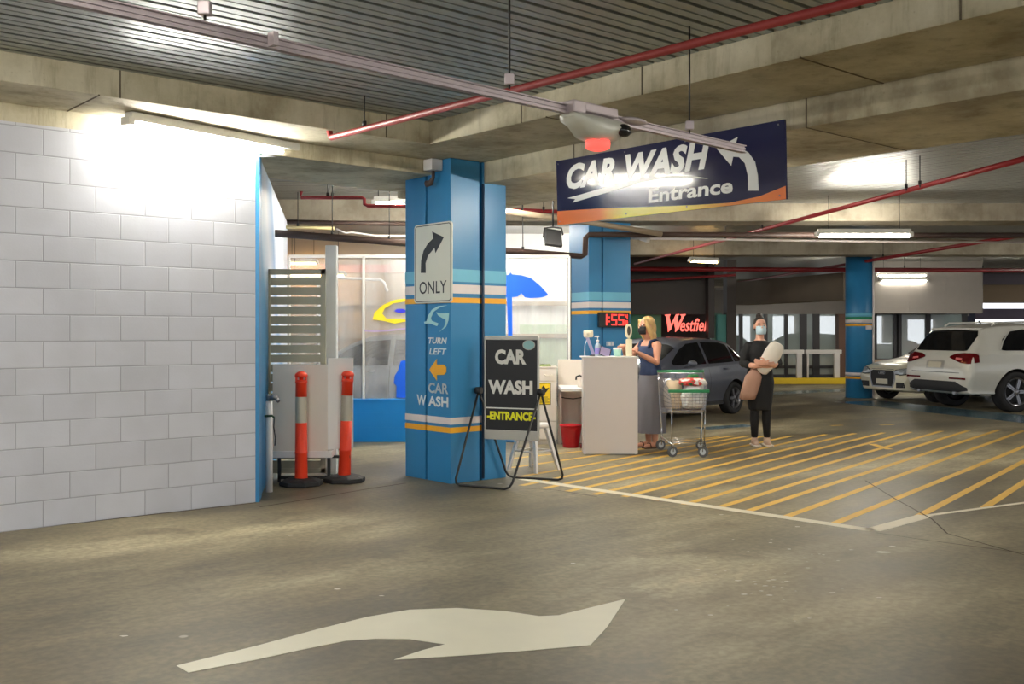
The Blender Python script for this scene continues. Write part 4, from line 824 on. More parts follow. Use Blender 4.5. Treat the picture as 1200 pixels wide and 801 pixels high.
mb = MB(); mb.lathe([(0.03, 0), (0.036, 0.01), (0.036, 0.07), (0.014, 0.10), (0.012, 0.12)], q, 14); mb.build('body', M_CREAM, t)
mb = MB(); mb.tube([q+Vector((0.03, 0, 0.128)), q+Vector((-0.01, 0, 0.145)), q+Vector((-0.05, 0, 0.13)), q+Vector((-0.055, 0, 0.09))], 0.012, 8); mb.build('trigger', M_BLACK, t)
q = Vector((X(669, 13.1), 13.1, 0)); t = thing('bucket', 'red plastic bucket under the white table', 'bucket', q)
mb = MB(); mb.lathe([(0.01, 0.0), (0.098, 0.0), (0.102, 0.01), (0.138, 0.27), (0.146, 0.272), (0.146, 0.29), (0.134, 0.29), (0.096, 0.02), (0.01, 0.018)], q, 28, cap=False); mb.build('body', mat('red_plastic', (214, 36, 48), rough=0.35), t)
mb = MB(); mb.tube([q+Vector((0.143*math.cos(a), 0.143*math.sin(a)-0.01, 0.275-0.03*math.sin(a*1.0)**2)) for a in [math.pi+i*math.pi/12 for i in range(13)]], 0.004, 6); mb.build('handle', MATS['red_plastic'], t)
q = Vector((X(691, 13.1), 13.1, 0)); t = thing('traffic_cone', 'orange red cone mostly hidden behind the white counter', 'cone', q)
mb = MB(); mb.box(q+Vector((-0.12, -0.12, 0)), q+Vector((0.12, 0.12, 0.025)), 0.006); mb.build('base', MATS['red_plastic'], t)
mb = MB(); mb.lathe([(0.10, 0.02), (0.02, 0.44), (0.012, 0.445)], q, 20); mb.build('body', mat('cone_orange', (240, 64, 40), rough=0.4), t)
# ---------------------------------------------------------------- white counter and what stands on it
Yk = 12.3; kx0, kx1, kz = X(683.5, Yk), X(747.5, Yk), Zq(419, Yk)
t = thing('counter', 'white panelled service counter beside the shopping trolley', 'counter', ((kx0+kx1)/2, Yk, 0))
mb = MB(); mb.box((kx0, Yk, 0.008), (kx1, Yk+0.02, kz), 0.003); mb.build('front_panel', mat('counter_white', (214, 204, 200), rough=0.35, var=0.02), t)
mb = MB(); mb.box((kx0+0.01, Yk+0.02, 0.0), (kx0+0.03, Yk+0.42, kz-0.005), 0.002); mb.build('side_panel', M_CREAM, t)
mb = MB(); mb.box((kx1-0.03, Yk+0.02, 0.0), (kx1-0.01, Yk+0.42, kz-0.005), 0.002); mb.build('side_panel', M_CREAM, t)
mb = MB(); mb.box((kx0-0.02, Yk-0.015, kz), (kx1, Yk+0.44, kz+0.014), 0.003); mb.build('top', M_WHITE, t)
zk = kz+0.014
mb = MB(); mb.box((kx0-0.03, Yk+0.0, zk), (X(718, Yk), Yk+0.14, zk+0.004), 0.001); tag(mb.build('paper', mat('paper_white', (240, 238, 234)), None), 'white paper sheets lying on the counter edge', 'paper')
q = Vector((X(695, 12.55), 12.55, zk)); t = thing('phone_stand', 'slanted phone stand with cream head and white cable on the counter', 'stand', q)
mb = MB(); mb.lathe([(0.045, 0), (0.045, 0.012), (0.02, 0.018)], q, 16); mb.build('base', M_BLACK, t)
mb = MB(); mb.box((-0.02, -0.006, 0), (0.02, 0.006, 0.25), 0.004, F(q+Vector((0.01, 0, 0.01)), 0, 0, -0.36)); mb.build('slat', mat('lilac_plastic', (178, 170, 206), rough=0.3), t)
mb = MB(); mb.box((-0.075, -0.03, 0.22), (0.045, 0.03, 0.31), 0.02, F(q+Vector((-0.03, 0, 0.01)), 0, 0, -0.05)); mb.ball(q+Vector((-0.055, -0.032, 0.275)), (0.026, 0.012, 0.026)); mb.build('head', mat('cream_plastic', (226, 214, 190), rough=0.35), t)
mb = MB(); mb.tube([q+Vector((-0.07, 0, 0.22)), q+Vector((-0.10, 0, 0.14)), q+Vector((-0.105, 0, 0.05)), q+Vector((-0.10, 0.02, 0.004))], 0.005, 6); mb.build('cable', M_WHITE, t)
q = Vector((X(700.5, 12.5), 12.5, zk)); t = thing('sanitiser_bottle', 'clear pump bottle of hand sanitiser on the counter', 'bottle', q)
mb = MB(); mb.lathe([(0.032, 0), (0.036, 0.006), (0.036, 0.12), (0.03, 0.145), (0.014, 0.16), (0.014, 0.175)], q, 18); mb.build('body', mat('clear_plastic', (196, 210, 226), rough=0.1, alpha=0.65), t)
mb = MB(); mb.cyl(q+Vector((0, 0, 0.17)), q+Vector((0, 0, 0.20)), 0.017, n=12); mb.cyl(q+Vector((0, 0, 0.2)), q+Vector((0, 0, 0.235)), 0.005, n=8); mb.box(q+Vector((-0.04, -0.01, 0.232)), q+Vector((0.018, 0.01, 0.25)), 0.005); mb.build('pump', M_WHITE, t)
mb = MB(); mb.lathe([(0.0365, 0.03), (0.0365, 0.10)], q, 18, cap=False); mb.build('sticker', mat('violet_sticker', (130, 120, 190)), t)
q = Vector((X(708, 12.45), 12.45, zk)); t = thing('tablet', 'tilted tablet with pale lilac screen on the counter', 'tablet', q)
fr = F(q+Vector((0, 0, 0.002)), 0.15, -0.5, 0.35); mb = MB(fr); mb.box((-0.07, -0.006, 0), (0.075, 0.006, 0.125), 0.004); mb.build('case', M_BLACK, t)
mb = MB(fr); mb.box((-0.063, -0.008, 0.006), (0.060, -0.006, 0.118)); mb.build('screen', mat('lilac_screen', (150, 138, 170), rough=0.15), t)
q = Vector((X(723.5, 12.5), 12.5, zk)); t = thing('tub', 'pale mint tub with lid under the blonde customer hand', 'tub', q)
mb = MB(); mb.lathe([(0.04, 0), (0.044, 0.005), (0.05, 0.085), (0.047, 0.09)], q, 20); mb.build('body', mat('mint_tub', (176, 222, 206), rough=0.4), t)
mb = MB(); mb.lathe([(0.053, 0.085), (0.053, 0.1), (0.045, 0.105), (0.01, 0.106)], q, 20); mb.build('lid', M_WHITE, t)
q = Vector((X(737, 12.55), 12.55, zk)); t = thing('scanner_post', 'cream scanner post with dark oval eye on the counter', 'scanner', q)
mb = MB(); mb.box(q+Vector((-0.035, -0.02, 0)), q+Vector((0.04, 0.03, 0.21)), 0.012); mb.build('post', mat('cream_plastic2', (232, 222, 190), rough=0.4), t)
mb = MB(); mb.cyl(q+Vector((0, 0, 0.2)), q+Vector((0, 0, 0.24)), 0.015, n=10); mb.prism([(0.042*math.cos(a)*abs(math.cos(a))**-0.4 if abs(math.cos(a)) > 1e-3 else 0, 0.085*math.sin(a)) for a in [i*math.pi/12 for i in range(24)]], -0.02, 0.02, plane(q+Vector((-0.005, 0, 0.31)), (1, 0, 0), (0, 0, 1))); mb.build('head', MATS['cream_plastic2'], t)
mb = MB(); mb.prism([(0.021*math.cos(i*math.pi/12), 0.056*math.sin(i*math.pi/12)) for i in range(24)], 0.02, 0.023, plane(q+Vector((-0.003, 0, 0.31)), (1, 0, 0), (0, 0, 1))); mb.build('eye', mat('eye_brown', (70, 56, 40), rough=0.2), t)
# clock on the turned column
fc = F2 @ F((0.30, -0.0, 0), 0)
mid = F2 @ Vector((0.40, -0.04, Zq(374.5, 15.33)))
t = thing('digital_clock', 'black wall clock with glowing red digits on the striped blue column', 'clock', mid)
fc = F(mid, math.radians(23)) @ Matrix.Diagonal((0.89, 0.4, 0.83, 1)); mb = MB(fc); mb.box((-0.285, -0.09, -0.135), (0.285, 0.10, 0.135), 0.01); mb.build('case', M_BLACK, t)
SEG = {'1': 'bc', '5': 'afgcd', '4': 'fgbc', '0': 'abcdef', '8': 'abcdefg'}
def digit(mb, ch, x, z, w, h, tk, M):
    rc = {'a': (x, z+h-tk, x+w, z+h), 'd': (x, z, x+w, z+tk), 'g': (x, z+h/2-tk/2, x+w, z+h/2+tk/2), 'f': (x, z+h/2, x+tk, z+h), 'e': (x, z, x+tk, z+h/2), 'b': (x+w-tk, z+h/2, x+w, z+h), 'c': (x+w-tk, z, x+w, z+h/2)}
    for k in SEG[ch]: a_ = rc[k]; mb.box((a_[0], -0.094, a_[1]), (a_[2], -0.09, a_[3]))
mb = MB(fc); digit(mb, '1', -0.20, -0.10, 0.06, 0.2, 0.026, fc)
for z in (-0.045, 0.03): mb.box((-0.115, -0.094, z), (-0.09, -0.09, z+0.026))
digit(mb, '5', -0.065, -0.10, 0.11, 0.2, 0.026, fc); digit(mb, '5', 0.07, -0.10, 0.11, 0.2, 0.026, fc)
digit(mb, '4', 0.20, 0.012, 0.05, 0.088, 0.014, fc); digit(mb, '8', 0.20, -0.10, 0.05, 0.088, 0.014, fc)
mb.build('digits', mat('red_digits', (255, 50, 40), emit=(1.0, 0.05, 0.04), estr=0.42), t)
q = F2 @ Vector((0.36, -0.012, Zq(402.5, 15.3))); t = thing('power_socket', 'small white power socket on the clock column above the counter', 'socket', q)
mb = MB(F(q, math.radians(25)) @ Matrix.Diagonal((0.85, 0.13, 0.85, 1))); mb.box((-0.075, -0.03, -0.04), (0.075, 0.09, 0.04), 0.008); mb.build('plate', mat('socket_plastic', (170, 190, 210)), t)
mb = MB(F(q, math.radians(25)) @ Matrix.Diagonal((0.85, 0.6, 0.85, 1))); mb.box((-0.05, -0.05, -0.03), (-0.01, -0.03, 0.02), 0.006); mb.build('plug', M_WHITE, t)
mb = MB(F(q, math.radians(25)) @ Matrix.Diagonal((0.85, 0.6, 0.85, 1))); mb.box((0.02, -0.045, -0.03), (0.05, -0.03, 0.02), 0.006); mb.build('plug', M_WHITE, t)
# black frame edge of the curtain opening left of the clock column
mb = MB(); mb.box((X(665, 14.1), 14.06, 0), (X(669.5, 14.1), 14.14, 2.5), 0.004); mb.build('door_frame', M_BLACK, None, 'structure')
# ---------------------------------------------------------------- shopping trolley
tc_ = Vector((2.09, 12.42, 0)); fr = F(tc_, math.radians(-3))
t = thing('shopping_trolley', 'wire shopping trolley with green handle loaded with groceries', 'trolley', tc_)
def P(x, y, z): return fr @ Vector((x, y, z))
def wires(mb, a, b, c, d, nu, nv, r=0.0024):           # wire panel: corners a-b bottom, d-c top
    for i in range(nu+1): k = i/nu; mb.cyl(a.lerp(b, k), d.lerp(c, k), r, n=5, cap=False)
    for j in range(nv+1): k = j/nv; mb.cyl(a.lerp(d, k), b.lerp(c, k), r*1.3, n=5, cap=False)
bf = (P(-0.19, -0.45, 0.56), P(0.19, -0.45, 0.56), P(0.22, -0.45, 0.78), P(-0.22, -0.45, 0.78))
bb = (P(-0.25, 0.36, 0.46), P(0.25, 0.36, 0.46), P(0.28, 0.36, 0.96), P(-0.28, 0.36, 0.96))
mb = MB(); wires(mb, *bf, 10, 6); wires(mb, *bb, 12, 7); wires(mb, bf[0], bb[0], bb[3], bf[3], 16, 6); wires(mb, bf[1], bb[1], bb[2], bf[2], 16, 6); wires(mb, bf[0], bf[1], bb[1], bb[0], 8, 12); mb.build('basket', M_CHROME, t)
mb = MB(); mb.tube([bf[3], bf[2], bb[2], bb[3]], 0.006, 8, closed=True); mb.build('rim', M_CHROME, t)
M_GRN = mat('green_plastic', (24, 128, 74), rough=0.35)
mb = MB(); mb.tube([bb[3]+Vector((-0.01, 0.03, 0.02)), bb[2]+Vector((0.01, 0.03, 0.02))], 0.017, 10); mb.build('handle', M_GRN, t)
mb = MB(); mb.box((-0.24, -0.47, 0.762), (0.24, -0.435, 0.80), 0.01, fr); mb.build('front_bumper', M_GRN, t)
for sx in (-1, 1):
    mb = MB(); mb.tube([P(sx*0.28, 0.38, 0.97), P(sx*0.27, 0.36, 0.7), P(sx*0.25, 0.30, 0.30), P(sx*0.24, 0.33, 0.16), P(sx*0.19, -0.36, 0.15)], 0.011, 8); mb.tube([P(sx*0.19, -0.36, 0.15), P(sx*0.195, -0.42, 0.56)], 0.008, 8); mb.build('frame', M_CHROME, t)
mb = MB()
for y in (-0.3, -0.15, 0.0, 0.15, 0.3): mb.cyl(P(-0.21, y, 0.155), P(0.21, y, 0.155), 0.004, n=6)
mb.build('lower_rack', M_CHROME, t)
for sx, y in ((-0.18, -0.38), (0.18, -0.38), (-0.25, 0.36), (0.25, 0.36)):
    c_ = P(sx, y+0.03, 0.062); a_ = (fr.to_3x3() @ Vector((0.45*(1 if sx > 0 else -1), 1, 0))).normalized()
    mb = MB(); mb.cyl(c_-a_*0.015, c_+a_*0.015, 0.062, n=20); wheel = mb.build('wheel', mat('grey_rubber', (84, 84, 86), rough=0.6), t)
    mb = MB(); mb.cyl(c_-a_*0.017, c_+a_*0.017, 0.036, n=16); mb.build('hub', mat('pale_hub', (190, 196, 200), rough=0.3), wheel)
    mb = MB(); mb.tube([c_-a_*0.022, c_-a_*0.022+Vector((0, -0.01, 0.08)), P(sx, y, 0.15)], 0.006, 6); mb.tube([c_+a_*0.022, c_+a_*0.022+Vector((0, -0.01, 0.08)), P(sx, y, 0.15)], 0.006, 6); mb.build('caster_fork', M_CHROME, t)
# groceries in the basket
def bag(name, label, cat, c, w, d, h, m, seed, top=0.75, n=18, mat2=None, lean=(0, 0)):
    rnd = random.Random(seed); t_ = thing(name, label, cat, c); mb = MB(); rings = []
    prof = [(0.55, 0.0), (0.9, 0.02), (1.0, 0.2), (1.0, 0.5), (0.95, 0.75), (top, 0.95), (top*0.75, 1.0), (top*0.3, 0.96)]
    for s_, z_ in prof:
        r_ = []
        for k in range(n):
            a_ = 2*math.pi*k/n; cx = abs(math.cos(a_))**0.6*math.copysign(1, math.cos(a_)); cy = abs(math.sin(a_))**0.6*math.copysign(1, math.sin(a_)); j = 1+rnd.uniform(-0.11, 0.11)
            r_.append(Vector(c)+Vector((cx*w/2*s_*j+lean[0]*z_, cy*d/2*s_*j+lean[1]*z_, h*z_*(1+rnd.uniform(-0.04, 0.04)))))
        rings.append(r_)
    mb.rings(rings); mb.build('body', m, t_); return t_
M_PBAG = mat('white_bag', (226, 222, 220), rough=0.5, bump=0.3, bscale=18); M_CBAG = mat('beige_bag', (206, 184, 156), rough=0.7, bump=0.3, bscale=14)
bag('shopping_bag', 'beige shopping bag at the left end of the trolley basket', 'bag', P(-0.12, 0.12, 0.535), 0.21, 0.3, 0.34, M_CBAG, 3)
bag('shopping_bag', 'big white shopping bag filling the front of the trolley basket', 'bag', P(0.07, -0.22, 0.565), 0.24, 0.34, 0.27, M_PBAG, 5)
bag('shopping_bag', 'white shopping bag heaped behind the red parcel in the trolley', 'bag', P(0.14, 0.16, 0.535), 0.2, 0.28, 0.38, M_PBAG, 6)
m_, nt, b, N, L = nodes('red_white_print'); tcx = N('TexCoord'); nx_ = N('TexNoise', i_Scale=11.0, i_Detail=2.0); L(tcx.outputs['Object'], nx_.inputs['Vector'])
rx = ramp(N, L, nx_.outputs['Fac'], [(0.34, lin(30, 110, 60)), (0.40, lin(214, 60, 56)), (0.50, lin(224, 96, 90)), (0.54, lin(230, 224, 220))]); rx.color_ramp.interpolation = 'CONSTANT'; L(rx.outputs[0], b.inputs['Base Color']); b.inputs['Roughness'].default_value = 0.5
t2 = bag('parcel', 'crumpled red and white parcel on top of the bags in the trolley', 'parcel', P(0.07, -0.2, 0.838), 0.32, 0.28, 0.085, m_, 8)
t2 = bag('parcel', 'small green leafy packet on top of the groceries in the trolley', 'packet', P(0.10, -0.02, 0.9), 0.14, 0.12, 0.06, mat('green_packet', (40, 110, 56), rough=0.5, var=0.3, scale=14), 9)
# ---------------------------------------------------------------- cars
def catmull(vals, t):
    n = len(vals)-1; t = min(max(t, 0), n-1e-6); i = int(t); f = t-i
    p = [vals[max(0, i-1)], vals[i], vals[i+1], vals[min(n, i+2)]]
    return 0.5*((2*p[1])+(-p[0]+p[2])*f+(2*p[0]-5*p[1]+4*p[2]-p[3])*f*f+(-p[0]+3*p[1]-3*p[2]+p[3])*f**3)
def apply_mods(o):
    dg = bpy.context.evaluated_depsgraph_get(); dg.update()
    me = bpy.data.meshes.new_from_object(o.evaluated_get(dg), depsgraph=dg); old = o.data
    o.modifiers.clear(); o.data = me; bpy.data.meshes.remove(old)
M_TINT = mat('tinted_glass', (20, 21, 24), rough=0.06, var=0.02, spec=0.6); M_TYRE = mat('tyre_rubber', (28, 27, 29), rough=0.75)
M_ALLOY = mat('alloy_wheel', (150, 150, 156), rough=0.28, metal=0.85); M_PLAS = mat('black_trim', (30, 30, 32), rough=0.6)
M_TAIL = mat('red_tail_lens', (96, 8, 16), rough=0.12, coat=0.5); M_LENS = mat('headlamp_glass', (180, 186, 190), rough=0.08, metal=0.3); M_PLATE = mat('number_plate', (196, 190, 172), rough=0.5)
class Car:
    def __init__(s, root, ST, paint, wheels, wr, hw, wbase, tyre_w=0.22):
        s.root = root; s.ST = ST
        NX = 84; NS = 6
        def sec(i):
            x, zb, wb, wm, zm, ws, zs, wr_, zr, zc = [catmull([q[k] for q in ST], i) for k in range(10)]
            ctrl = [(0.0, zb), (wb*0.6, zb), (wb-0.03, zb+0.01), (wb, zb+0.10), (wm, zm), (ws+0.004, zs-0.05), (ws-0.012, zs), ((ws+wr_)/2-0.0, (zs+zr)/2+0.02*(zr-zs)), (wr_+0.02, zr-0.03), (wr_-0.05, zr+0.01), (wr_*0.6, zr+(zc-zr)*0.75), (0.0, zc)]
            pts = []
            for k in range((len(ctrl)-1)*3+1):
                t = k/3; pts.append((max(0, catmull([c[0] for c in ctrl], t)), catmull([c[1] for c in ctrl], t)))
            pts[0] = (0, zb); pts[-1] = (0, zc); return x, pts
        rings = []
        for i in range(NX+1):
            x, p = sec(i/NX*(len(ST)-1)); rings.append([(x, -y, z) for y, z in p] + [(x, y, z) for y, z in p[-2:0:-1]])
        mb = MB(); mb.rings(rings, True, True)
        body = mb.build('body', [paint, M_PLAS], root); body.data.set_sharp_from_angle(angle=math.radians(50))
        cut = MB()
        for wx in (0, wbase):
            for sy in (-1, 1): cut.cyl((wx, sy*(hw-0.34), wr+0.005), (wx, sy*(hw+0.3), wr+0.005), wr+0.045, n=40, smooth=False)
        cut.cur = 0; co = cut.build('cutter', [M_PLAS]); md = body.modifiers.new('b', 'BOOLEAN'); md.object = co; md.operation = 'DIFFERENCE'; md.solver = 'EXACT'
        try: md.material_mode = 'TRANSFER'
        except Exception: pass
        apply_mods(body); bpy.data.objects.remove(co)
        bm = bmesh.new(); bm.from_mesh(body.data); s.tree = BVHTree.FromBMesh(bm); bm.free(); s.body = body
        for wx in (0, wbase):
            for sy in (-1, 1): s.wheel(wx, sy*(hw-tyre_w/2-0.015), wr, tyre_w, sy, *wheels)
    def wheel(s, x, y, r, w, sy, nsp, rimr):
        M = F((x, y, r), 0, -math.pi/2*sy)   # local z points outwards
        mb = MB(M); ri = r*rimr; mb.lathe([(ri, -w/2+0.01), (r*0.93, -w/2), (r, -w/2+0.03), (r, w/2-0.03), (r*0.93, w/2), (ri, w/2-0.01), (ri*0.97, w/2-0.03), (ri*0.94, -w/2+0.03)], n=40, cap=False)
        o = mb.build('wheel', M_TYRE, s.root)
        mb = MB(M); mb.lathe([(ri*0.99, w/2-0.006), (ri*0.90, w/2-0.016), (ri*0.88, w/2-0.05), (ri*0.87, -w/2+0.02)], n=40, cap=False)
        for k in range(nsp):
            a = 2*math.pi*k/nsp; q = Matrix.Rotation(a, 4, 'Z')
            mb.prism([(ri*0.16, -ri*0.10), (ri*0.90, -ri*0.13), (ri*0.92, -ri*0.02), (ri*0.30, -ri*0.01)], w/2-0.05, w/2-0.018, q); mb.prism([(ri*0.16, ri*0.10), (ri*0.90, ri*0.13), (ri*0.92, ri*0.02), (ri*0.30, ri*0.01)], w/2-0.05, w/2-0.018, q)
        mb.lathe([(0.001, w/2-0.014), (ri*0.15, w/2-0.016), (ri*0.22, w/2-0.03), (ri*0.22, w/2-0.06)], n=20, cap=False); mb.build('rim', M_ALLOY, o)
        mb = MB(M); mb.lathe([(ri*0.86, w/2-0.11), (0.001, w/2-0.11)], n=24, cap=False); mb.build('brake_disc', M_PLAS, o)
    def patch(s, name, cols, m, axis, rows=8, sub=6, off=0.006, both=False, parent=None):
        """cols: (a, lo, hi); axis 'side' a=x lo/hi=z cast across; 'rear'/'front' a=y lo/hi=z; 'top' a=y lo/hi=x"""
        cc = []
        for (a0, l0, h0), (a1, l1, h1) in zip(cols, cols[1:]):
            for k in range(sub): f = k/sub; cc.append((a0+(a1-a0)*f, l0+(l1-l0)*f, h0+(h1-h0)*f))
        cc.append(cols[-1]); outs = []
        for sg in ((1, -1) if both else (1,)):
            mb = MB(); vs = []; ok = True
            for a, lo, hi in cc:
                for j in range(rows+1):
                    b = lo+(hi-lo)*j/rows
                    if axis == 'side': o, d = Vector((a, 3*sg, b)), Vector((0, -sg, 0))
                    elif axis == 'rear': o, d = Vector((-6, a*sg, b)), Vector((1, 0, 0))
                    elif axis == 'front': o, d = Vector((9, a*sg, b)), Vector((-1, 0, 0))
                    else: o, d = Vector((b, a*sg, 4)), Vector((0, 0, -1))
                    h = s.tree.ray_cast(o, d)
                    if h[0] is None: vs.append(vs[-1].copy() if vs else o); continue
                    n_ = h[1] if h[1].dot(d) < 0 else -h[1]; vs.append(h[0]+n_*off)
            R = rows+1; fs = [[i*R+j, (i+1)*R+j, (i+1)*R+j+1, i*R+j+1] for i in range(len(cc)-1) for j in range(rows)]
            mb.add(vs, fs, True); outs.append(mb.build(name, m, parent or s.root))
        return outs
def place(root, pt_local, world, ang):
    root.rotation_euler = (0, 0, ang); r = Matrix.Rotation(ang, 3, 'Z') @ Vector(pt_local); root.location = Vector(world)-r
M_WPAINT = mat('white_car_paint', (206, 204, 196), rough=0.3, coat=0.6, var=0.02); M_WPAINT2 = mat('cream_car_paint', (214, 208, 186), rough=0.3, coat=0.6, var=0.02)
M_GPAINT = mat('graphite_car_paint', (98, 102, 116), rough=0.3, metal=0.45, coat=0.6, var=0.04); M_SPAINT = mat('silver_car_paint', (150, 154, 158), rough=0.32, metal=0.4, coat=0.5)
ST_SUV = [(-1.02, .42, .70, .82, .60, .80, .74, .68, .80, .82), (-0.98, .36, .82, .93, .62, .90, .84, .76, .93, .95), (-0.92, .33, .86, .96, .65, .93, .98, .80, 1.06, 1.08), (-0.85, .32, .88, .97, .66, .945, 1.04, .80, 1.15, 1.17),
          (-0.60, .32, .90, .98, .68, .95, 1.08, .73, 1.46, 1.49), (-0.45, .32, .90, .98, .68, .95, 1.08, .71, 1.54, 1.58), (0.1, .32, .90, .98, .68, .95, 1.08, .70, 1.58, 1.635), (1.2, .32, .90, .98, .68, .95, 1.06, .69, 1.585, 1.64), (1.85, .32, .90, .98, .68, .95, 1.05, .68, 1.50, 1.56),
          (2.75, .32, .90, .97, .68, .93, 1.00, .76, 1.05, 1.11), (3.4, .33, .88, .96, .66, .90, .92, .72, .96, 1.01), (3.8, .36, .80, .90, .62, .82, .78, .66, .82, .86), (3.95, .44, .68, .78, .56, .72, .64, .60, .68, .70)]
root = thing('car', 'white SUV seen from its rear corner at the edge of the picture', 'car')
c = Car(root, ST_SUV, M_WPAINT, (5, 0.70), 0.375, 0.99, 3.0, 0.27)
c.patch('rear_window', [(-0.74, 1.13, 1.40), (-0.66, 1.12, 1.49), (0, 1.12, 1.515), (0.66, 1.12, 1.49), (0.74, 1.13, 1.40)], M_TINT, 'rear')
c.patch('side_window', [(-0.28, 1.14, 1.18), (-0.20, 1.13, 1.34), (0.0, 1.13, 1.48), (0.30, 1.13, 1.515), (0.55, 1.13, 1.52)], M_TINT, 'side', both=True)
c.patch('side_window', [(0.60, 1.13, 1.52), (1.40, 1.11, 1.52)], M_TINT, 'side', both=True)
c.patch('side_window', [(1.45, 1.11, 1.52), (1.75, 1.10, 1.47), (2.35, 1.10, 1.22)], M_TINT, 'side', both=True)
c.patch('windscreen', [(-0.6, 2.0, 2.6), (0, 1.95, 2.7), (0.6, 2.0, 2.6)], M_TINT, 'top')
c.patch('tail_light', [(0.36, 0.995, 1.02), (0.48, 0.96, 1.065), (0.72, 0.90, 1.085), (0.88, 0.885, 1.08), (0.925, 0.89, 1.075)], M_TAIL, 'rear', both=True, off=0.012)
c.patch('tail_light', [(-0.90, 0.905, 1.06), (-0.80, 0.92, 1.055)], M_TAIL, 'side', both=True, off=0.012, sub=3)
c.patch('tail_lens', [(0.55, 0.965, 1.0), (0.72, 0.95, 0.99)], mat('pink_lens', (226, 120, 120), rough=0.2), 'rear', both=True, off=0.018, sub=3, rows=3)
c.patch('bumper_reflector', [(0.42, 0.60, 0.635), (0.86, 0.60, 0.635)], M_TAIL, 'rear', both=True, off=0.012, rows=3)
c.patch('number_plate', [(-0.19, 0.80, 0.91), (0.19, 0.80, 0.91)], M_PLATE, 'rear', off=0.014, rows=3)
c.patch('plate_recess', [(-0.26, 0.78, 0.935), (0.26, 0.78, 0.935)], mat('silver_trim', (180, 178, 172), rough=0.3, metal=0.5), 'rear', off=0.006, rows=3)
c.patch('bumper_trim', [(-0.84, 0.40, 0.46), (-0.6, 0.37, 0.56), (0.6, 0.37, 0.56), (0.84, 0.40, 0.46)], M_PLAS, 'rear', off=0.01, rows=4)
c.patch('seam', [(-0.70, 0.715, 0.725), (0.70, 0.715, 0.725)], M_PLAS, 'rear', off=0.004, rows=1, sub=24)
c.patch('sill_trim', [(0.44, 0.34, 0.46), (2.56, 0.34, 0.46)], M_PLAS, 'side', both=True, rows=3, sub=20)
for x in (0.575, 1.43, 2.3): c.patch('seam', [(x, 0.5, 1.08), (x+0.008, 0.5, 1.08)], M_PLAS, 'side', both=True, rows=8, sub=1, off=0.003)
for x in (0.95, 1.85):
    for sg in (1, -1): mb = MB(); mb.tube([(x, sg*0.945, 1.0), (x+0.03, sg*0.985, 1.0), (x+0.17, sg*0.985, 1.0), (x+0.2, sg*0.945, 1.0)], 0.013, 8); mb.build('door_handle', M_WPAINT, root)
for sg in (1, -1):
    mb = MB(); mb.tube([(-0.30, sg*0.66, 1.59), (-0.2, sg*0.67, 1.645), (0.6, sg*0.67, 1.665), (1.4, sg*0.67, 1.65), (1.75, sg*0.66, 1.56)], 0.018, 8); mb.build('roof_rail', mat('satin_rail', (222, 220, 214), rough=0.3, metal=0.4), root)
    mb = MB(); mb.tube([(-0.31, sg*0.915, 1.13), (-0.24, sg*0.89, 1.3), (-0.02, sg*0.80, 1.50), (0.3, sg*0.765, 1.545), (1.4, sg*0.76, 1.55), (1.75, sg*0.775, 1.495), (2.4, sg*0.9, 1.2)], 0.011, 6); mb.build('window_trim', MATS['satin_rail'], root)
    mb = MB(); mb.cyl((-0.86, sg*0.52, 0.36), (-1.0, sg*0.52, 0.36), 0.045, n=14); mb.build('exhaust', M_STEEL, root)
mb = MB()
for k in range(4):
    cy = (k-1.5)*0.052; mb.tube([(-0.925, cy+0.036*math.cos(a), 1.025+0.036*math.sin(a)) for a in [i*math.pi/10 for i in range(20)]], 0.006, 6, closed=True)
mb.build('emblem', M_STEEL, root)
mb = MB(); mb.box((-0.62, -0.66, 1.515), (-0.42, 0.66, 1.55), 0.012); mb.build('spoiler', M_WPAINT, root)
mb = MB(); mb.cyl((0.0, 0, 1.63), (-0.05, 0, 1.69), 0.012, n=8); mb.build('antenna', M_PLAS, root)
ang = math.radians(14); place(root, (0, -0.86, 0), G(1187, 482.5), ang)
# pale hatchback behind it, front towards us
ST_H = [(-0.68, .40, .58, .72, .56, .68, .66, .58, .72, .74), (-0.63, .30, .74, .82, .58, .78, .80, .66, .87, .89), (-0.56, .24, .78, .86, .60, .82, .92, .68, .99, 1.01), (-0.45, .20, .79, .87, .62, .82, .95, .64, 1.12, 1.15), (-0.15, .19, .80, .87, .62, .82, .95, .58, 1.33, 1.36),
        (0.25, .19, .80, .87, .62, .82, .94, .57, 1.38, 1.42), (1.0, .19, .80, .87, .62, .82, .92, .57, 1.40, 1.44), (1.45, .19, .80, .87, .62, .82, .91, .57, 1.33, 1.37), (2.25, .19, .80, .86, .62, .80, .88, .66, .92, .97), (2.8, .20, .78, .85, .60, .76, .80, .62, .84, .88), (3.14, .22, .73, .81, .56, .71, .72, .57, .75, .79), (3.27, .26, .64, .72, .50, .64, .62, .52, .65, .68)]
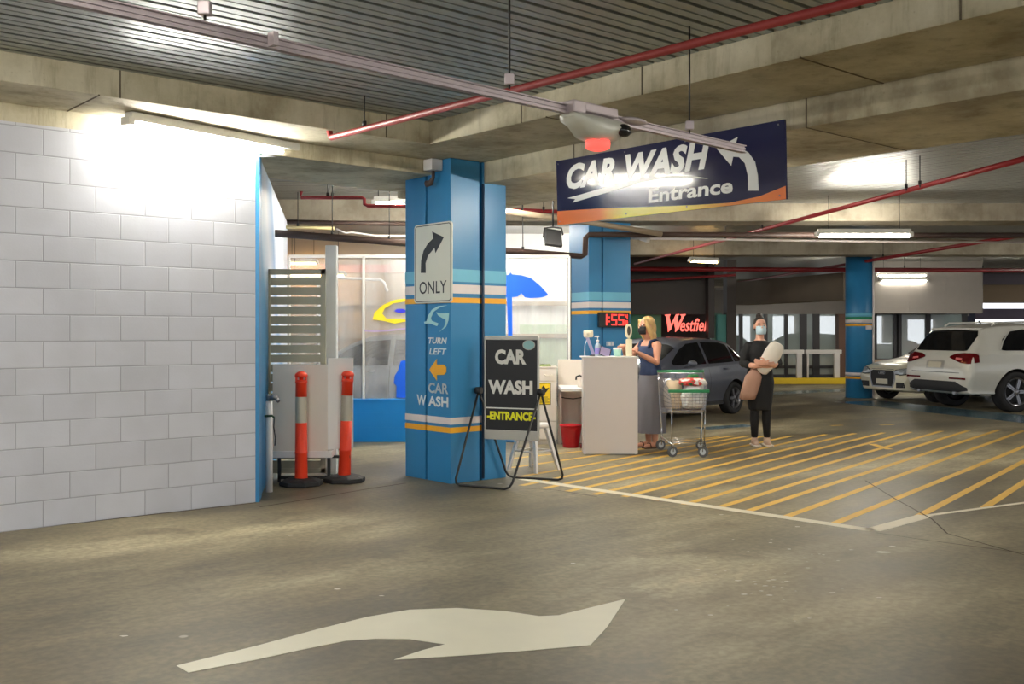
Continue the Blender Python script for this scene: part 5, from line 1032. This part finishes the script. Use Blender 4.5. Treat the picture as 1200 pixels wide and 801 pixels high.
def hatch(root, paint, wheels):
    c = Car(root, ST_H, paint, wheels, 0.305, 0.87, 2.5, 0.2)
    c.patch('side_window', [(-0.36, 0.99, 1.05), (-0.2, 0.98, 1.2), (-0.08, 0.98, 1.27)], M_TINT, 'side', both=True)
    c.patch('side_window', [(-0.03, 0.98, 1.29), (0.2, 0.97, 1.335), (0.84, 0.96, 1.35)], M_TINT, 'side', both=True)
    c.patch('side_window', [(0.92, 0.96, 1.35), (1.3, 0.95, 1.32), (1.55, 0.95, 1.22), (1.92, 0.95, 1.0)], M_TINT, 'side', both=True)
    c.patch('windscreen', [(-0.58, 1.62, 2.1), (-0.4, 1.56, 2.2), (0, 1.53, 2.24), (0.4, 1.56, 2.2), (0.58, 1.62, 2.1)], M_TINT, 'top')
    c.patch('rear_window', [(-0.56, 1.02, 1.2), (-0.45, 1.02, 1.31), (0, 1.02, 1.33), (0.45, 1.02, 1.31), (0.56, 1.02, 1.2)], M_TINT, 'rear')
    c.patch('tail_light', [(0.5, 0.76, 0.90), (0.78, 0.74, 0.92)], M_TAIL, 'rear', both=True, off=0.01)
    for x in (0.88, 1.98): c.patch('seam', [(x, 0.32, 0.94), (x+0.008, 0.32, 0.94)], M_PLAS, 'side', both=True, rows=8, sub=1, off=0.003)
    c.patch('sill_trim', [(0.36, 0.22, 0.28), (2.14, 0.22, 0.28)], M_PLAS, 'side', both=True, rows=2, sub=16)
    for sg in (1, -1):
        mb = MB(); mb.ball((1.62, sg*0.94, 0.98), (0.07, 0.085, 0.058)); mb.cyl((1.66, sg*0.80, 0.94), (1.63, sg*0.90, 0.96), 0.02, n=8); mb.build('side_mirror', paint, root)
        for x in (0.22, 1.12): mb = MB(); mb.tube([(x, sg*0.82, 0.86), (x+0.02, sg*0.865, 0.86), (x+0.15, sg*0.865, 0.86), (x+0.17, sg*0.82, 0.86)], 0.012, 8); mb.build('door_handle', paint, root)
    return c
root = thing('car', 'cream white hatchback facing out, parked behind the white SUV', 'car'); c = hatch(root, M_WPAINT2, (5, 0.68))
c.patch('grille', [(-0.36, 0.50, 0.62), (-0.30, 0.33, 0.665), (0.30, 0.33, 0.665), (0.36, 0.50, 0.62)], M_PLAS, 'front', off=0.012)
c.patch('grille_frame', [(-0.40, 0.48, 0.63), (-0.33, 0.30, 0.69), (0.33, 0.30, 0.69), (0.40, 0.48, 0.63)], M_STEEL, 'front', off=0.006)
c.patch('headlight', [(0.40, 0.60, 0.655), (0.55, 0.585, 0.70), (0.70, 0.60, 0.715)], M_LENS, 'front', both=True, off=0.01)
c.patch('headlight_rim', [(0.38, 0.58, 0.67), (0.55, 0.565, 0.71), (0.715, 0.58, 0.73)], M_PLAS, 'front', both=True, off=0.005)
c.patch('lower_intake', [(0.42, 0.30, 0.42), (0.66, 0.31, 0.42)], M_PLAS, 'front', both=True, off=0.008)
c.patch('number_plate', [(-0.18, 0.37, 0.48), (0.18, 0.37, 0.48)], M_PLATE, 'front', off=0.02, rows=3)
mb = MB(); h_ = c.tree.ray_cast(Vector((9, 0, 0.62)), Vector((-1, 0, 0)))[0]
for k in range(4): mb.tube([(h_.x+0.02, (k-1.5)*0.046+0.032*math.cos(a), 0.61+0.032*math.sin(a)) for a in [i*math.pi/10 for i in range(20)]], 0.006, 6, closed=True)
mb.build('emblem', M_CHROME, root)
place(root, (2.5, 0.77, 0), G(1099, 471.5), math.radians(180+20))
# graphite hatchback beyond the trolley
root = thing('car', 'dark grey five-door hatchback behind the shopping trolley and counter', 'car'); c = hatch(root, M_GPAINT, (5, 0.66))
c.patch('headlight', [(0.40, 0.58, 0.66), (0.70, 0.60, 0.72)], M_LENS, 'front', both=True, off=0.01)
c.patch('grille', [(-0.4, 0.34, 0.48), (0.4, 0.34, 0.48)], M_PLAS, 'front', off=0.01)
place(root, (0, 0.77, 0), G(857, 484.5), math.radians(180+49)); root.scale = (1, 1, 0.96)
# silver car being washed behind the curtain
root = thing('car', 'silver car standing in the wash bay behind the clear curtain', 'car'); c = hatch(root, M_SPAINT, (6, 0.66))
c.patch('headlight', [(0.40, 0.58, 0.66), (0.70, 0.60, 0.72)], M_LENS, 'front', both=True, off=0.01)
root.location = (-0.9, 16.5, 0); root.rotation_euler = (0, 0, math.radians(172))
# cars outside beyond the shopfront
for i, (x, y, a, l) in enumerate(((10.4, 33.6, 200, 'silver blue car parked outside beyond the glass doors'), (8.2, 38.5, 190, 'silver car parked outside beyond the glass behind the masked woman'))):
    q = dup(root, (x, y, 0), math.radians(a), l)
# ---------------------------------------------------------------- people
def remesh(o, vox, smooth=6, dec=None):
    m1 = o.modifiers.new('r', 'REMESH'); m1.mode = 'VOXEL'; m1.voxel_size = vox; m1.use_smooth_shade = True
    m2 = o.modifiers.new('s', 'SMOOTH'); m2.iterations = smooth; m2.factor = 0.5
    if dec: m3 = o.modifiers.new('d', 'DECIMATE'); m3.ratio = dec
    apply_mods(o); return o
def limb(mb, pts):                         # pts: (point, radius) - a tapered rounded chain
    mb.tube([p for p, r in pts], [r for p, r in pts], 14)
    for p, r in pts: mb.ball(p, r*1.0, 12, 8)
def trunk(mb, rows, n=24):                 # rows: (cx, cy, z, rx, ry)
    mb.rings([[Vector((cx+rx*math.cos(2*math.pi*k/n), cy+ry*math.sin(2*math.pi*k/n), z)) for k in range(n)] for cx, cy, z, rx, ry in rows])
def head(mb, c, f, s=1.0):                 # f: facing angle about z (0 = -y); real head about 0.22 high
    M = F(c, f)
    mb.ball((0, 0.012, 0.03), (0.074*s, 0.092*s, 0.088*s), 20, 14, M); mb.ball((0, -0.022, -0.035), (0.057*s, 0.068*s, 0.078*s), 18, 12, M)
    mb.ball((0, -0.055, -0.088), (0.028*s, 0.03*s, 0.024*s), 12, 8, M)
    mb.tube([M @ Vector((0, -0.083, 0.018)), M @ Vector((0, -0.108, -0.022))], [0.010, 0.015], 8); mb.ball((0, -0.104, -0.022), 0.015, 10, 8, M)
    for sx in (-1, 1):
        mb.ball((sx*0.073*s, 0.012, -0.005), (0.012, 0.02, 0.031), 10, 8, M); mb.ball((sx*0.03, -0.07, 0.022), (0.026, 0.016, 0.008), 10, 6, M)
    mb.ball((0, -0.086, -0.058), (0.024, 0.012, 0.008), 10, 6, M)
def hand(mb, wrist, dirv, palm_n, curl=0.5, side=1):
    d = Vector(dirv).normalized(); n = Vector(palm_n); n = (n-d*n.dot(d)).normalized(); x = d.cross(n)*side; w = Vector(wrist)
    trip = [w, w+d*0.04, w+d*0.085]
    for off in (-0.027, -0.009, 0.009, 0.027): mb.tube([w+x*off*0.55, w+d*0.05+x*off, w+d*0.088+x*off], [0.015, 0.014, 0.012], 8); mb.ball(w+d*0.088+x*off, 0.012, 8, 6)
    for off, l in ((-0.029, 0.058), (-0.010, 0.075), (0.010, 0.082), (0.029, 0.073)):
        p0 = w+d*0.088+x*off; a = 0.0; pts = [(p0, 0.0100)]
        for seg in (0.45, 0.32, 0.23): a += curl*0.75; p0 = p0+(d*math.cos(a)+n*math.sin(a))*l*seg; pts.append((p0, 0.0088))
        limb(mb, pts)
    t0 = w+d*0.03+x*0.028; t1 = t0+d*0.03+x*0.028+n*0.012; t2 = t1+d*0.03+n*0.014+x*0.004; limb(mb, [(t0, 0.0125), (t1, 0.0115), (t2, 0.0095)])
M_SKIN = mat('fair_skin', (214, 160, 136), rough=0.5, var=0.05); M_SKIN2 = mat('tan_skin', (204, 146, 120), rough=0.5, var=0.05)
M_BLK = mat('black_cloth', (22, 22, 24), rough=0.85, bump=0.1); M_NAVYC = mat('navy_cloth', (38, 52, 84), rough=0.85, bump=0.1); M_GREYC = mat('grey_cloth', (112, 110, 116), rough=0.85, bump=0.15, bscale=20)
M_EYE = mat('eye_white', (230, 226, 220), rough=0.2); M_IRIS = mat('iris_dark', (40, 28, 22), rough=0.1)
# ---- woman in black, facing us
base = G(890.5, 521.5); fr = F(base)
p = thing('person', 'person in black clothes and pale blue mask standing and hugging a white bundle', 'person', base)
mb = MB(fr)
trunk(mb, [(0, 0, 0.80, 0.13, 0.10), (0, 0, 0.88, 0.165, 0.115), (0, 0, 1.0, 0.135, 0.095), (0, 0, 1.08, 0.128, 0.09), (0, -0.008, 1.2, 0.15, 0.105), (0, 0, 1.29, 0.145, 0.10), (0, 0.005, 1.34, 0.105, 0.075), (0, 0.008, 1.385, 0.05, 0.05)])
mb.tube([(0, 0.01, 1.34), (0, -0.005, 1.48)], [0.055, 0.05], 14)
head(mb, (0, -0.012, 1.545), 0.0)
for sx, kx, ax_ in ((-1, -0.07, -0.065), (1, 0.085, 0.095)):
    limb(mb, [((sx*0.08, 0, 0.84), 0.085), ((sx*0.078, -0.01, 0.66), 0.07), ((kx, -0.015, 0.47), 0.052), ((kx, 0.01, 0.33), 0.05), ((ax_, 0.015, 0.09), 0.034)])
    limb(mb, [((ax_, 0.03, 0.045), 0.034), ((ax_-0.01, -0.08, 0.035), 0.034), ((ax_-0.018, -0.14, 0.028), 0.026)])
limb(mb, [((-0.155, 0, 1.295), 0.052), ((-0.20, -0.01, 1.18), 0.045), ((-0.225, -0.05, 1.06), 0.038), ((-0.12, -0.165, 1.035), 0.036), ((-0.02, -0.205, 1.04), 0.027)])
limb(mb, [((0.155, 0, 1.295), 0.052), ((0.20, -0.01, 1.18), 0.045), ((0.215, -0.06, 1.065), 0.038), ((0.13, -0.19, 1.045), 0.036), ((0.04, -0.25, 1.07), 0.027)])
hand(mb, (-0.01, -0.21, 1.04), (1, -0.15, 0.12), (0, 1, 0.3), 0.4, 1); hand(mb, (0.03, -0.255, 1.07), (-1, -0.05, 0.15), (0, 1, 0.2), 0.4, -1)
body = remesh(mb.build('body', M_SKIN, p), 0.0055, 4, 0.5)
mb = MB(fr)
trunk(mb, [(0, 0, 0.46, 0.145, 0.125), (0, 0, 0.62, 0.165, 0.135), (0, 0, 0.82, 0.185, 0.14), (0, 0, 0.95, 0.165, 0.125), (0, 0, 1.07, 0.15, 0.112), (0, -0.008, 1.2, 0.172, 0.125), (0, 0, 1.285, 0.155, 0.115), (0, 0.005, 1.335, 0.115, 0.09), (0, 0.006, 1.365, 0.075, 0.065)])
for sx in (-1, 1): limb(mb, [((sx*0.15, 0, 1.285), 0.065), ((sx*0.202, -0.01, 1.18), 0.06), ((sx*0.222, -0.05, 1.07), 0.058), ((sx*0.185, -0.10, 1.05), 0.052)])
remesh(mb.build('tunic', M_BLK, p), 0.009, 5)
for sx, kx, ax_ in ((-1, -0.07, -0.065), (1, 0.085, 0.095)):
    mb = MB(fr); limb(mb, [((sx*0.08, 0, 0.80), 0.09), ((sx*0.078, -0.01, 0.66), 0.077), ((kx, -0.015, 0.47), 0.06), ((kx, 0.01, 0.33), 0.057), ((ax_, 0.015, 0.125), 0.043)]); mb.build('legging', M_BLK, p)
    mb = MB(fr); limb(mb, [((ax_, 0.035, 0.045), 0.044), ((ax_-0.008, -0.06, 0.042), 0.044), ((ax_-0.018, -0.15, 0.036), 0.036)]); mb.tube([(ax_, 0.02, 0.06), (ax_, 0.02, 0.105)], [0.046, 0.042], 12)
    sh = remesh(mb.build('shoe', mat('beige_sneaker', (196, 166, 146), rough=0.7), p), 0.007, 3)
    for v in sh.data.vertices: v.co.z = max(v.co.z, 0.001)
    mb = MB(fr); mb.box((ax_-0.055, -0.185, 0.001), (ax_+0.042, 0.08, 0.022), 0.009); mb.build('sole', mat('pale_sole', (226, 214, 200), rough=0.6), sh)
mb = MB(fr); hc = Vector((0, -0.012, 1.545)); mb.ball(hc+Vector((0, 0.026, 0.046)), (0.082, 0.09, 0.085), 18, 12); mb.ball(hc+Vector((0, 0.05, 0.0)), (0.077, 0.065, 0.09), 16, 10); mb.ball(hc+Vector((0.0, 0.06, 0.135)), (0.045, 0.045, 0.038), 14, 10); remesh(mb.build('hair', mat('dark_hair', (38, 28, 24), rough=0.6), p), 0.008, 3)
mb = MB(fr); n = 9; vs = []
for j in range(7):
    z = -0.105+j*0.018
    for i in range(n):
        a = (i/(n-1)-0.5)*2.2; r = 0.098-0.004*abs(j-3)+0.018*math.exp(-(a/0.35)**2)*(1 if j > 1 else 0.2); vs.append(hc+Vector((r*math.sin(a)*0.80, -r*math.cos(a)*1.0-0.008, z)))
fs = [[j*n+i, j*n+i+1, (j+1)*n+i+1, (j+1)*n+i] for j in range(6) for i in range(n-1)]; mb.add(vs, fs, True)
mk = mb.build('face_mask', mat('pale_blue_mask', (190, 212, 222), rough=0.8), p); sd = mk.modifiers.new('s', 'SOLIDIFY'); sd.thickness = 0.003; apply_mods(mk)
for sx in (-1, 1):
    mb = MB(fr); mb.ball(hc+Vector((sx*0.031, -0.082, 0.010)), (0.014, 0.008, 0.008), 10, 8); e = mb.build('eye', M_EYE, p); mb = MB(fr); mb.ball(hc+Vector((sx*0.031, -0.0885, 0.010)), (0.006, 0.004, 0.006), 8, 6); mb.build('iris', M_IRIS, e)
    mb = MB(fr); mb.tube([hc+Vector((sx*0.015, -0.09, 0.033)), hc+Vector((sx*0.032, -0.09, 0.037)), hc+Vector((sx*0.05, -0.078, 0.032))], 0.004, 6); mb.build('eyebrow', MATS['dark_hair'], p)
# what she carries
t = thing('bundle', 'white wrapped bundle hugged by the person in black', 'bundle', fr @ Vector((0.1, -0.2, 1.13)))
mb = MB(fr @ F((0.095, -0.175, 1.15), 0, 0.1, 0.52)); mb.rings([[Vector((sx*math.copysign(abs(math.cos(a))**0.6, math.cos(a)), sy*math.sin(a), z)) for a in [2*math.pi*k/20 for k in range(20)]] for z, sx, sy in ((-0.24, 0.03, 0.02), (-0.22, 0.07, 0.035), (-0.1, 0.10, 0.05), (0.05, 0.112, 0.06), (0.16, 0.10, 0.05), (0.20, 0.07, 0.03), (0.21, 0.03, 0.015))]); mb.build('wrap', mat('white_wrap', (226, 218, 206), rough=0.6, bump=0.35, bscale=10), t)
bag('carry_bag', 'brown paper carry bag hanging from the arm of the person in black', 'bag', fr @ Vector((-0.19, -0.12, 0.60)), 0.21, 0.12, 0.40, mat('kraft_paper', (172, 132, 112), rough=0.6, var=0.15, bump=0.4, bscale=12), 21, 0.5, lean=(0.10, 0))
mb = MB(fr); mb.tube([(-0.13, -0.13, 0.98), (-0.16, -0.10, 1.06), (-0.15, -0.14, 1.075), (-0.10, -0.17, 1.07), (-0.08, -0.15, 0.98)], 0.006, 6); tag(mb.build('bag_strap', MATS['kraft_paper'], None), 'brown twisted strap of the paper bag looped over the forearm', 'strap')
# ---- blonde customer at the counter, facing left and a little towards us
base = Vector((X(762, 13.05), 13.05, 0)); fa = math.radians(-62); fr = F(base, fa)      # local -y is her front
p = thing('person', 'blonde person in navy top and long grey skirt leaning at the white counter', 'person', base)
L_ = lambda v: fr.inverted() @ (base+Vector(v))
mb = MB(fr)
trunk(mb, [(0, 0.02, 0.80, 0.14, 0.11), (0, 0.02, 0.88, 0.175, 0.13), (0, 0.01, 1.0, 0.145, 0.105), (0, 0.0, 1.08, 0.138, 0.10), (0, -0.015, 1.2, 0.155, 0.115), (0, -0.015, 1.29, 0.16, 0.10), (0, -0.01, 1.35, 0.12, 0.075), (0, -0.012, 1.39, 0.05, 0.05)])
mb.tube([(0, -0.01, 1.35), (0, -0.045, 1.47)], [0.055, 0.05], 14); hc = Vector((0, -0.065, 1.545)); head(mb, hc, 0.0)
for sx in (-1, 1):
    limb(mb, [((sx*0.08, 0.02, 0.84), 0.09), ((sx*0.08, 0.01, 0.66), 0.075), ((sx*0.075, 0.0, 0.47), 0.055), ((sx*0.07, 0.02, 0.33), 0.053), ((sx*0.07, 0.025, 0.09), 0.037)])
    limb(mb, [((sx*0.07, 0.04, 0.045), 0.035), ((sx*0.08, -0.06, 0.035), 0.034), ((sx*0.085, -0.13, 0.026), 0.026)])
hr = L_((X(730, 12.6)-base.x, -0.42, 1.315)); hl = L_((X(742, 12.7)-base.x, -0.32, 1.245))
for sx, h_, el in ((-1, hr, Vector((-0.22, -0.20, 1.14))), (1, hl, Vector((0.22, -0.06, 1.09)))):
    sh_ = Vector((sx*0.165, -0.01, 1.305)); wv = (h_-el).normalized(); wr_ = h_-wv*0.09
    limb(mb, [(sh_, 0.056), (sh_.lerp(el, 0.5), 0.048), (el, 0.04), (el.lerp(wr_, 0.35), 0.039), (wr_, 0.027)])
    hand(mb, wr_, wv, (0, 0, -1), 0.45, sx)
body = remesh(mb.build('body', M_SKIN2, p), 0.0055, 4, 0.5)
mb = MB(fr); trunk(mb, [(0, 0.015, 0.92, 0.18, 0.14), (0, 0.01, 1.0, 0.158, 0.12), (0, 0.0, 1.08, 0.152, 0.115), (0, -0.015, 1.2, 0.17, 0.132), (0, -0.015, 1.27, 0.165, 0.115), (0, -0.012, 1.30, 0.15, 0.10)])
for sx in (-1, 1): mb.tube([(sx*0.11, -0.1, 1.28), (sx*0.105, -0.075, 1.35), (sx*0.105, 0.0, 1.372), (sx*0.11, 0.07, 1.33), (sx*0.11, 0.09, 1.27)], 0.022, 8)
remesh(mb.build('tank_top', M_NAVYC, p), 0.009, 3)
mb = MB(fr); n = 40
mb.rings([[Vector((rx*(1+fl_*math.cos(9*2*math.pi*k/n))*math.cos(2*math.pi*k/n), 0.02+ry*(1+fl_*math.cos(9*2*math.pi*k/n))*math.sin(2*math.pi*k/n), z)) for k in range(n)] for z, rx, ry, fl_ in ((0.19, 0.19, 0.175, 0.06), (0.35, 0.19, 0.17, 0.05), (0.6, 0.195, 0.165, 0.03), (0.82, 0.195, 0.155, 0.01), (0.93, 0.178, 0.138, 0.0), (0.97, 0.165, 0.128, 0.0))], False); mb.build('skirt', M_GREYC, p)
for sx in (-1, 1):
    mb = MB(fr); mb.box((sx*0.08-0.045, -0.16, 0.001), (sx*0.08+0.045, 0.085, 0.018), 0.008); s_ = mb.build('sandal', mat('brown_sandal', (92, 60, 44), rough=0.6), p)
    mb = MB(fr); mb.tube([(sx*0.08-0.045, -0.07, 0.015), (sx*0.08-0.03, -0.075, 0.065), (sx*0.08+0.03, -0.075, 0.065), (sx*0.08+0.045, -0.07, 0.015)], 0.008, 6); mb.build('strap', MATS['brown_sandal'], s_)
mb = MB(fr); mb.ball(hc+Vector((0, 0.03, 0.045)), (0.088, 0.098, 0.088), 18, 12); mb.ball(hc+Vector((0, 0.07, -0.03)), (0.088, 0.07, 0.12), 16, 10); mb.ball(hc+Vector((0, 0.085, -0.13)), (0.09, 0.05, 0.10), 16, 10)
for sx in (-1, 1): mb.tube([hc+Vector((sx*0.06, -0.055, 0.09)), hc+Vector((sx*0.085, -0.03, 0.0)), hc+Vector((sx*0.09, 0.02, -0.10)), hc+Vector((sx*0.085, 0.05, -0.19))], [0.022, 0.03, 0.036, 0.018], 10)
remesh(mb.build('hair', mat('blonde_hair', (196, 160, 104), rough=0.5, var=0.25, scale=24), p), 0.008, 3)
mb = MB(fr); n = 9; vs = []
for j in range(7):
    z = -0.105+j*0.017
    for i in range(n):
        a = (i/(n-1)-0.5)*2.2; r = 0.098-0.004*abs(j-3)+0.018*math.exp(-(a/0.35)**2)*(1 if j > 1 else 0.2); vs.append(hc+Vector((r*math.sin(a)*0.80, -r*math.cos(a)*1.0-0.008, z)))
fs = [[j*n+i, j*n+i+1, (j+1)*n+i+1, (j+1)*n+i] for j in range(6) for i in range(n-1)]; mb.add(vs, fs, True)
mk = mb.build('face_mask', mat('black_mask', (30, 30, 32), rough=0.8), p); sd = mk.modifiers.new('s', 'SOLIDIFY'); sd.thickness = 0.003; apply_mods(mk)
for sx in (-1, 1):
    mb = MB(fr); mb.ball(hc+Vector((sx*0.031, -0.082, 0.010)), (0.014, 0.008, 0.008), 10, 8); e = mb.build('eye', M_EYE, p); mb = MB(fr); mb.ball(hc+Vector((sx*0.031, -0.0885, 0.010)), (0.006, 0.004, 0.006), 8, 6); mb.build('iris', M_IRIS, e)
# red canopy far behind the hatchback
q = D(1067, 407, 31.5); t = thing('children_ride', 'small pink red canopy ride beyond the glass above the pale hatchback', 'ride', Vector((q.x, q.y, 0)))
mb = MB(F((q.x, q.y, q.z), 0.2, 0, 0.35)); mb.rings([[Vector((s_*0.36*math.cos(a), s_*0.3*math.sin(a), z)) for a in [2*math.pi*k/20 for k in range(20)]] for s_, z in ((1, -0.08), (1.02, -0.03), (0.85, 0.1), (0.5, 0.18), (0.1, 0.2))]); mb.build('canopy', mat('pink_red', (236, 92, 96), rough=0.5), t)
mb = MB(); mb.cyl((q.x-0.2, q.y, 0), (q.x-0.15, q.y, q.z), 0.04, n=10); mb.build('post', M_WHITE, t); mb = MB(); mb.box((q.x-0.4, q.y-0.3, 0), (q.x+0.4, q.y+0.3, 0.5), 0.08); mb.build('base', M_WHITE, t)
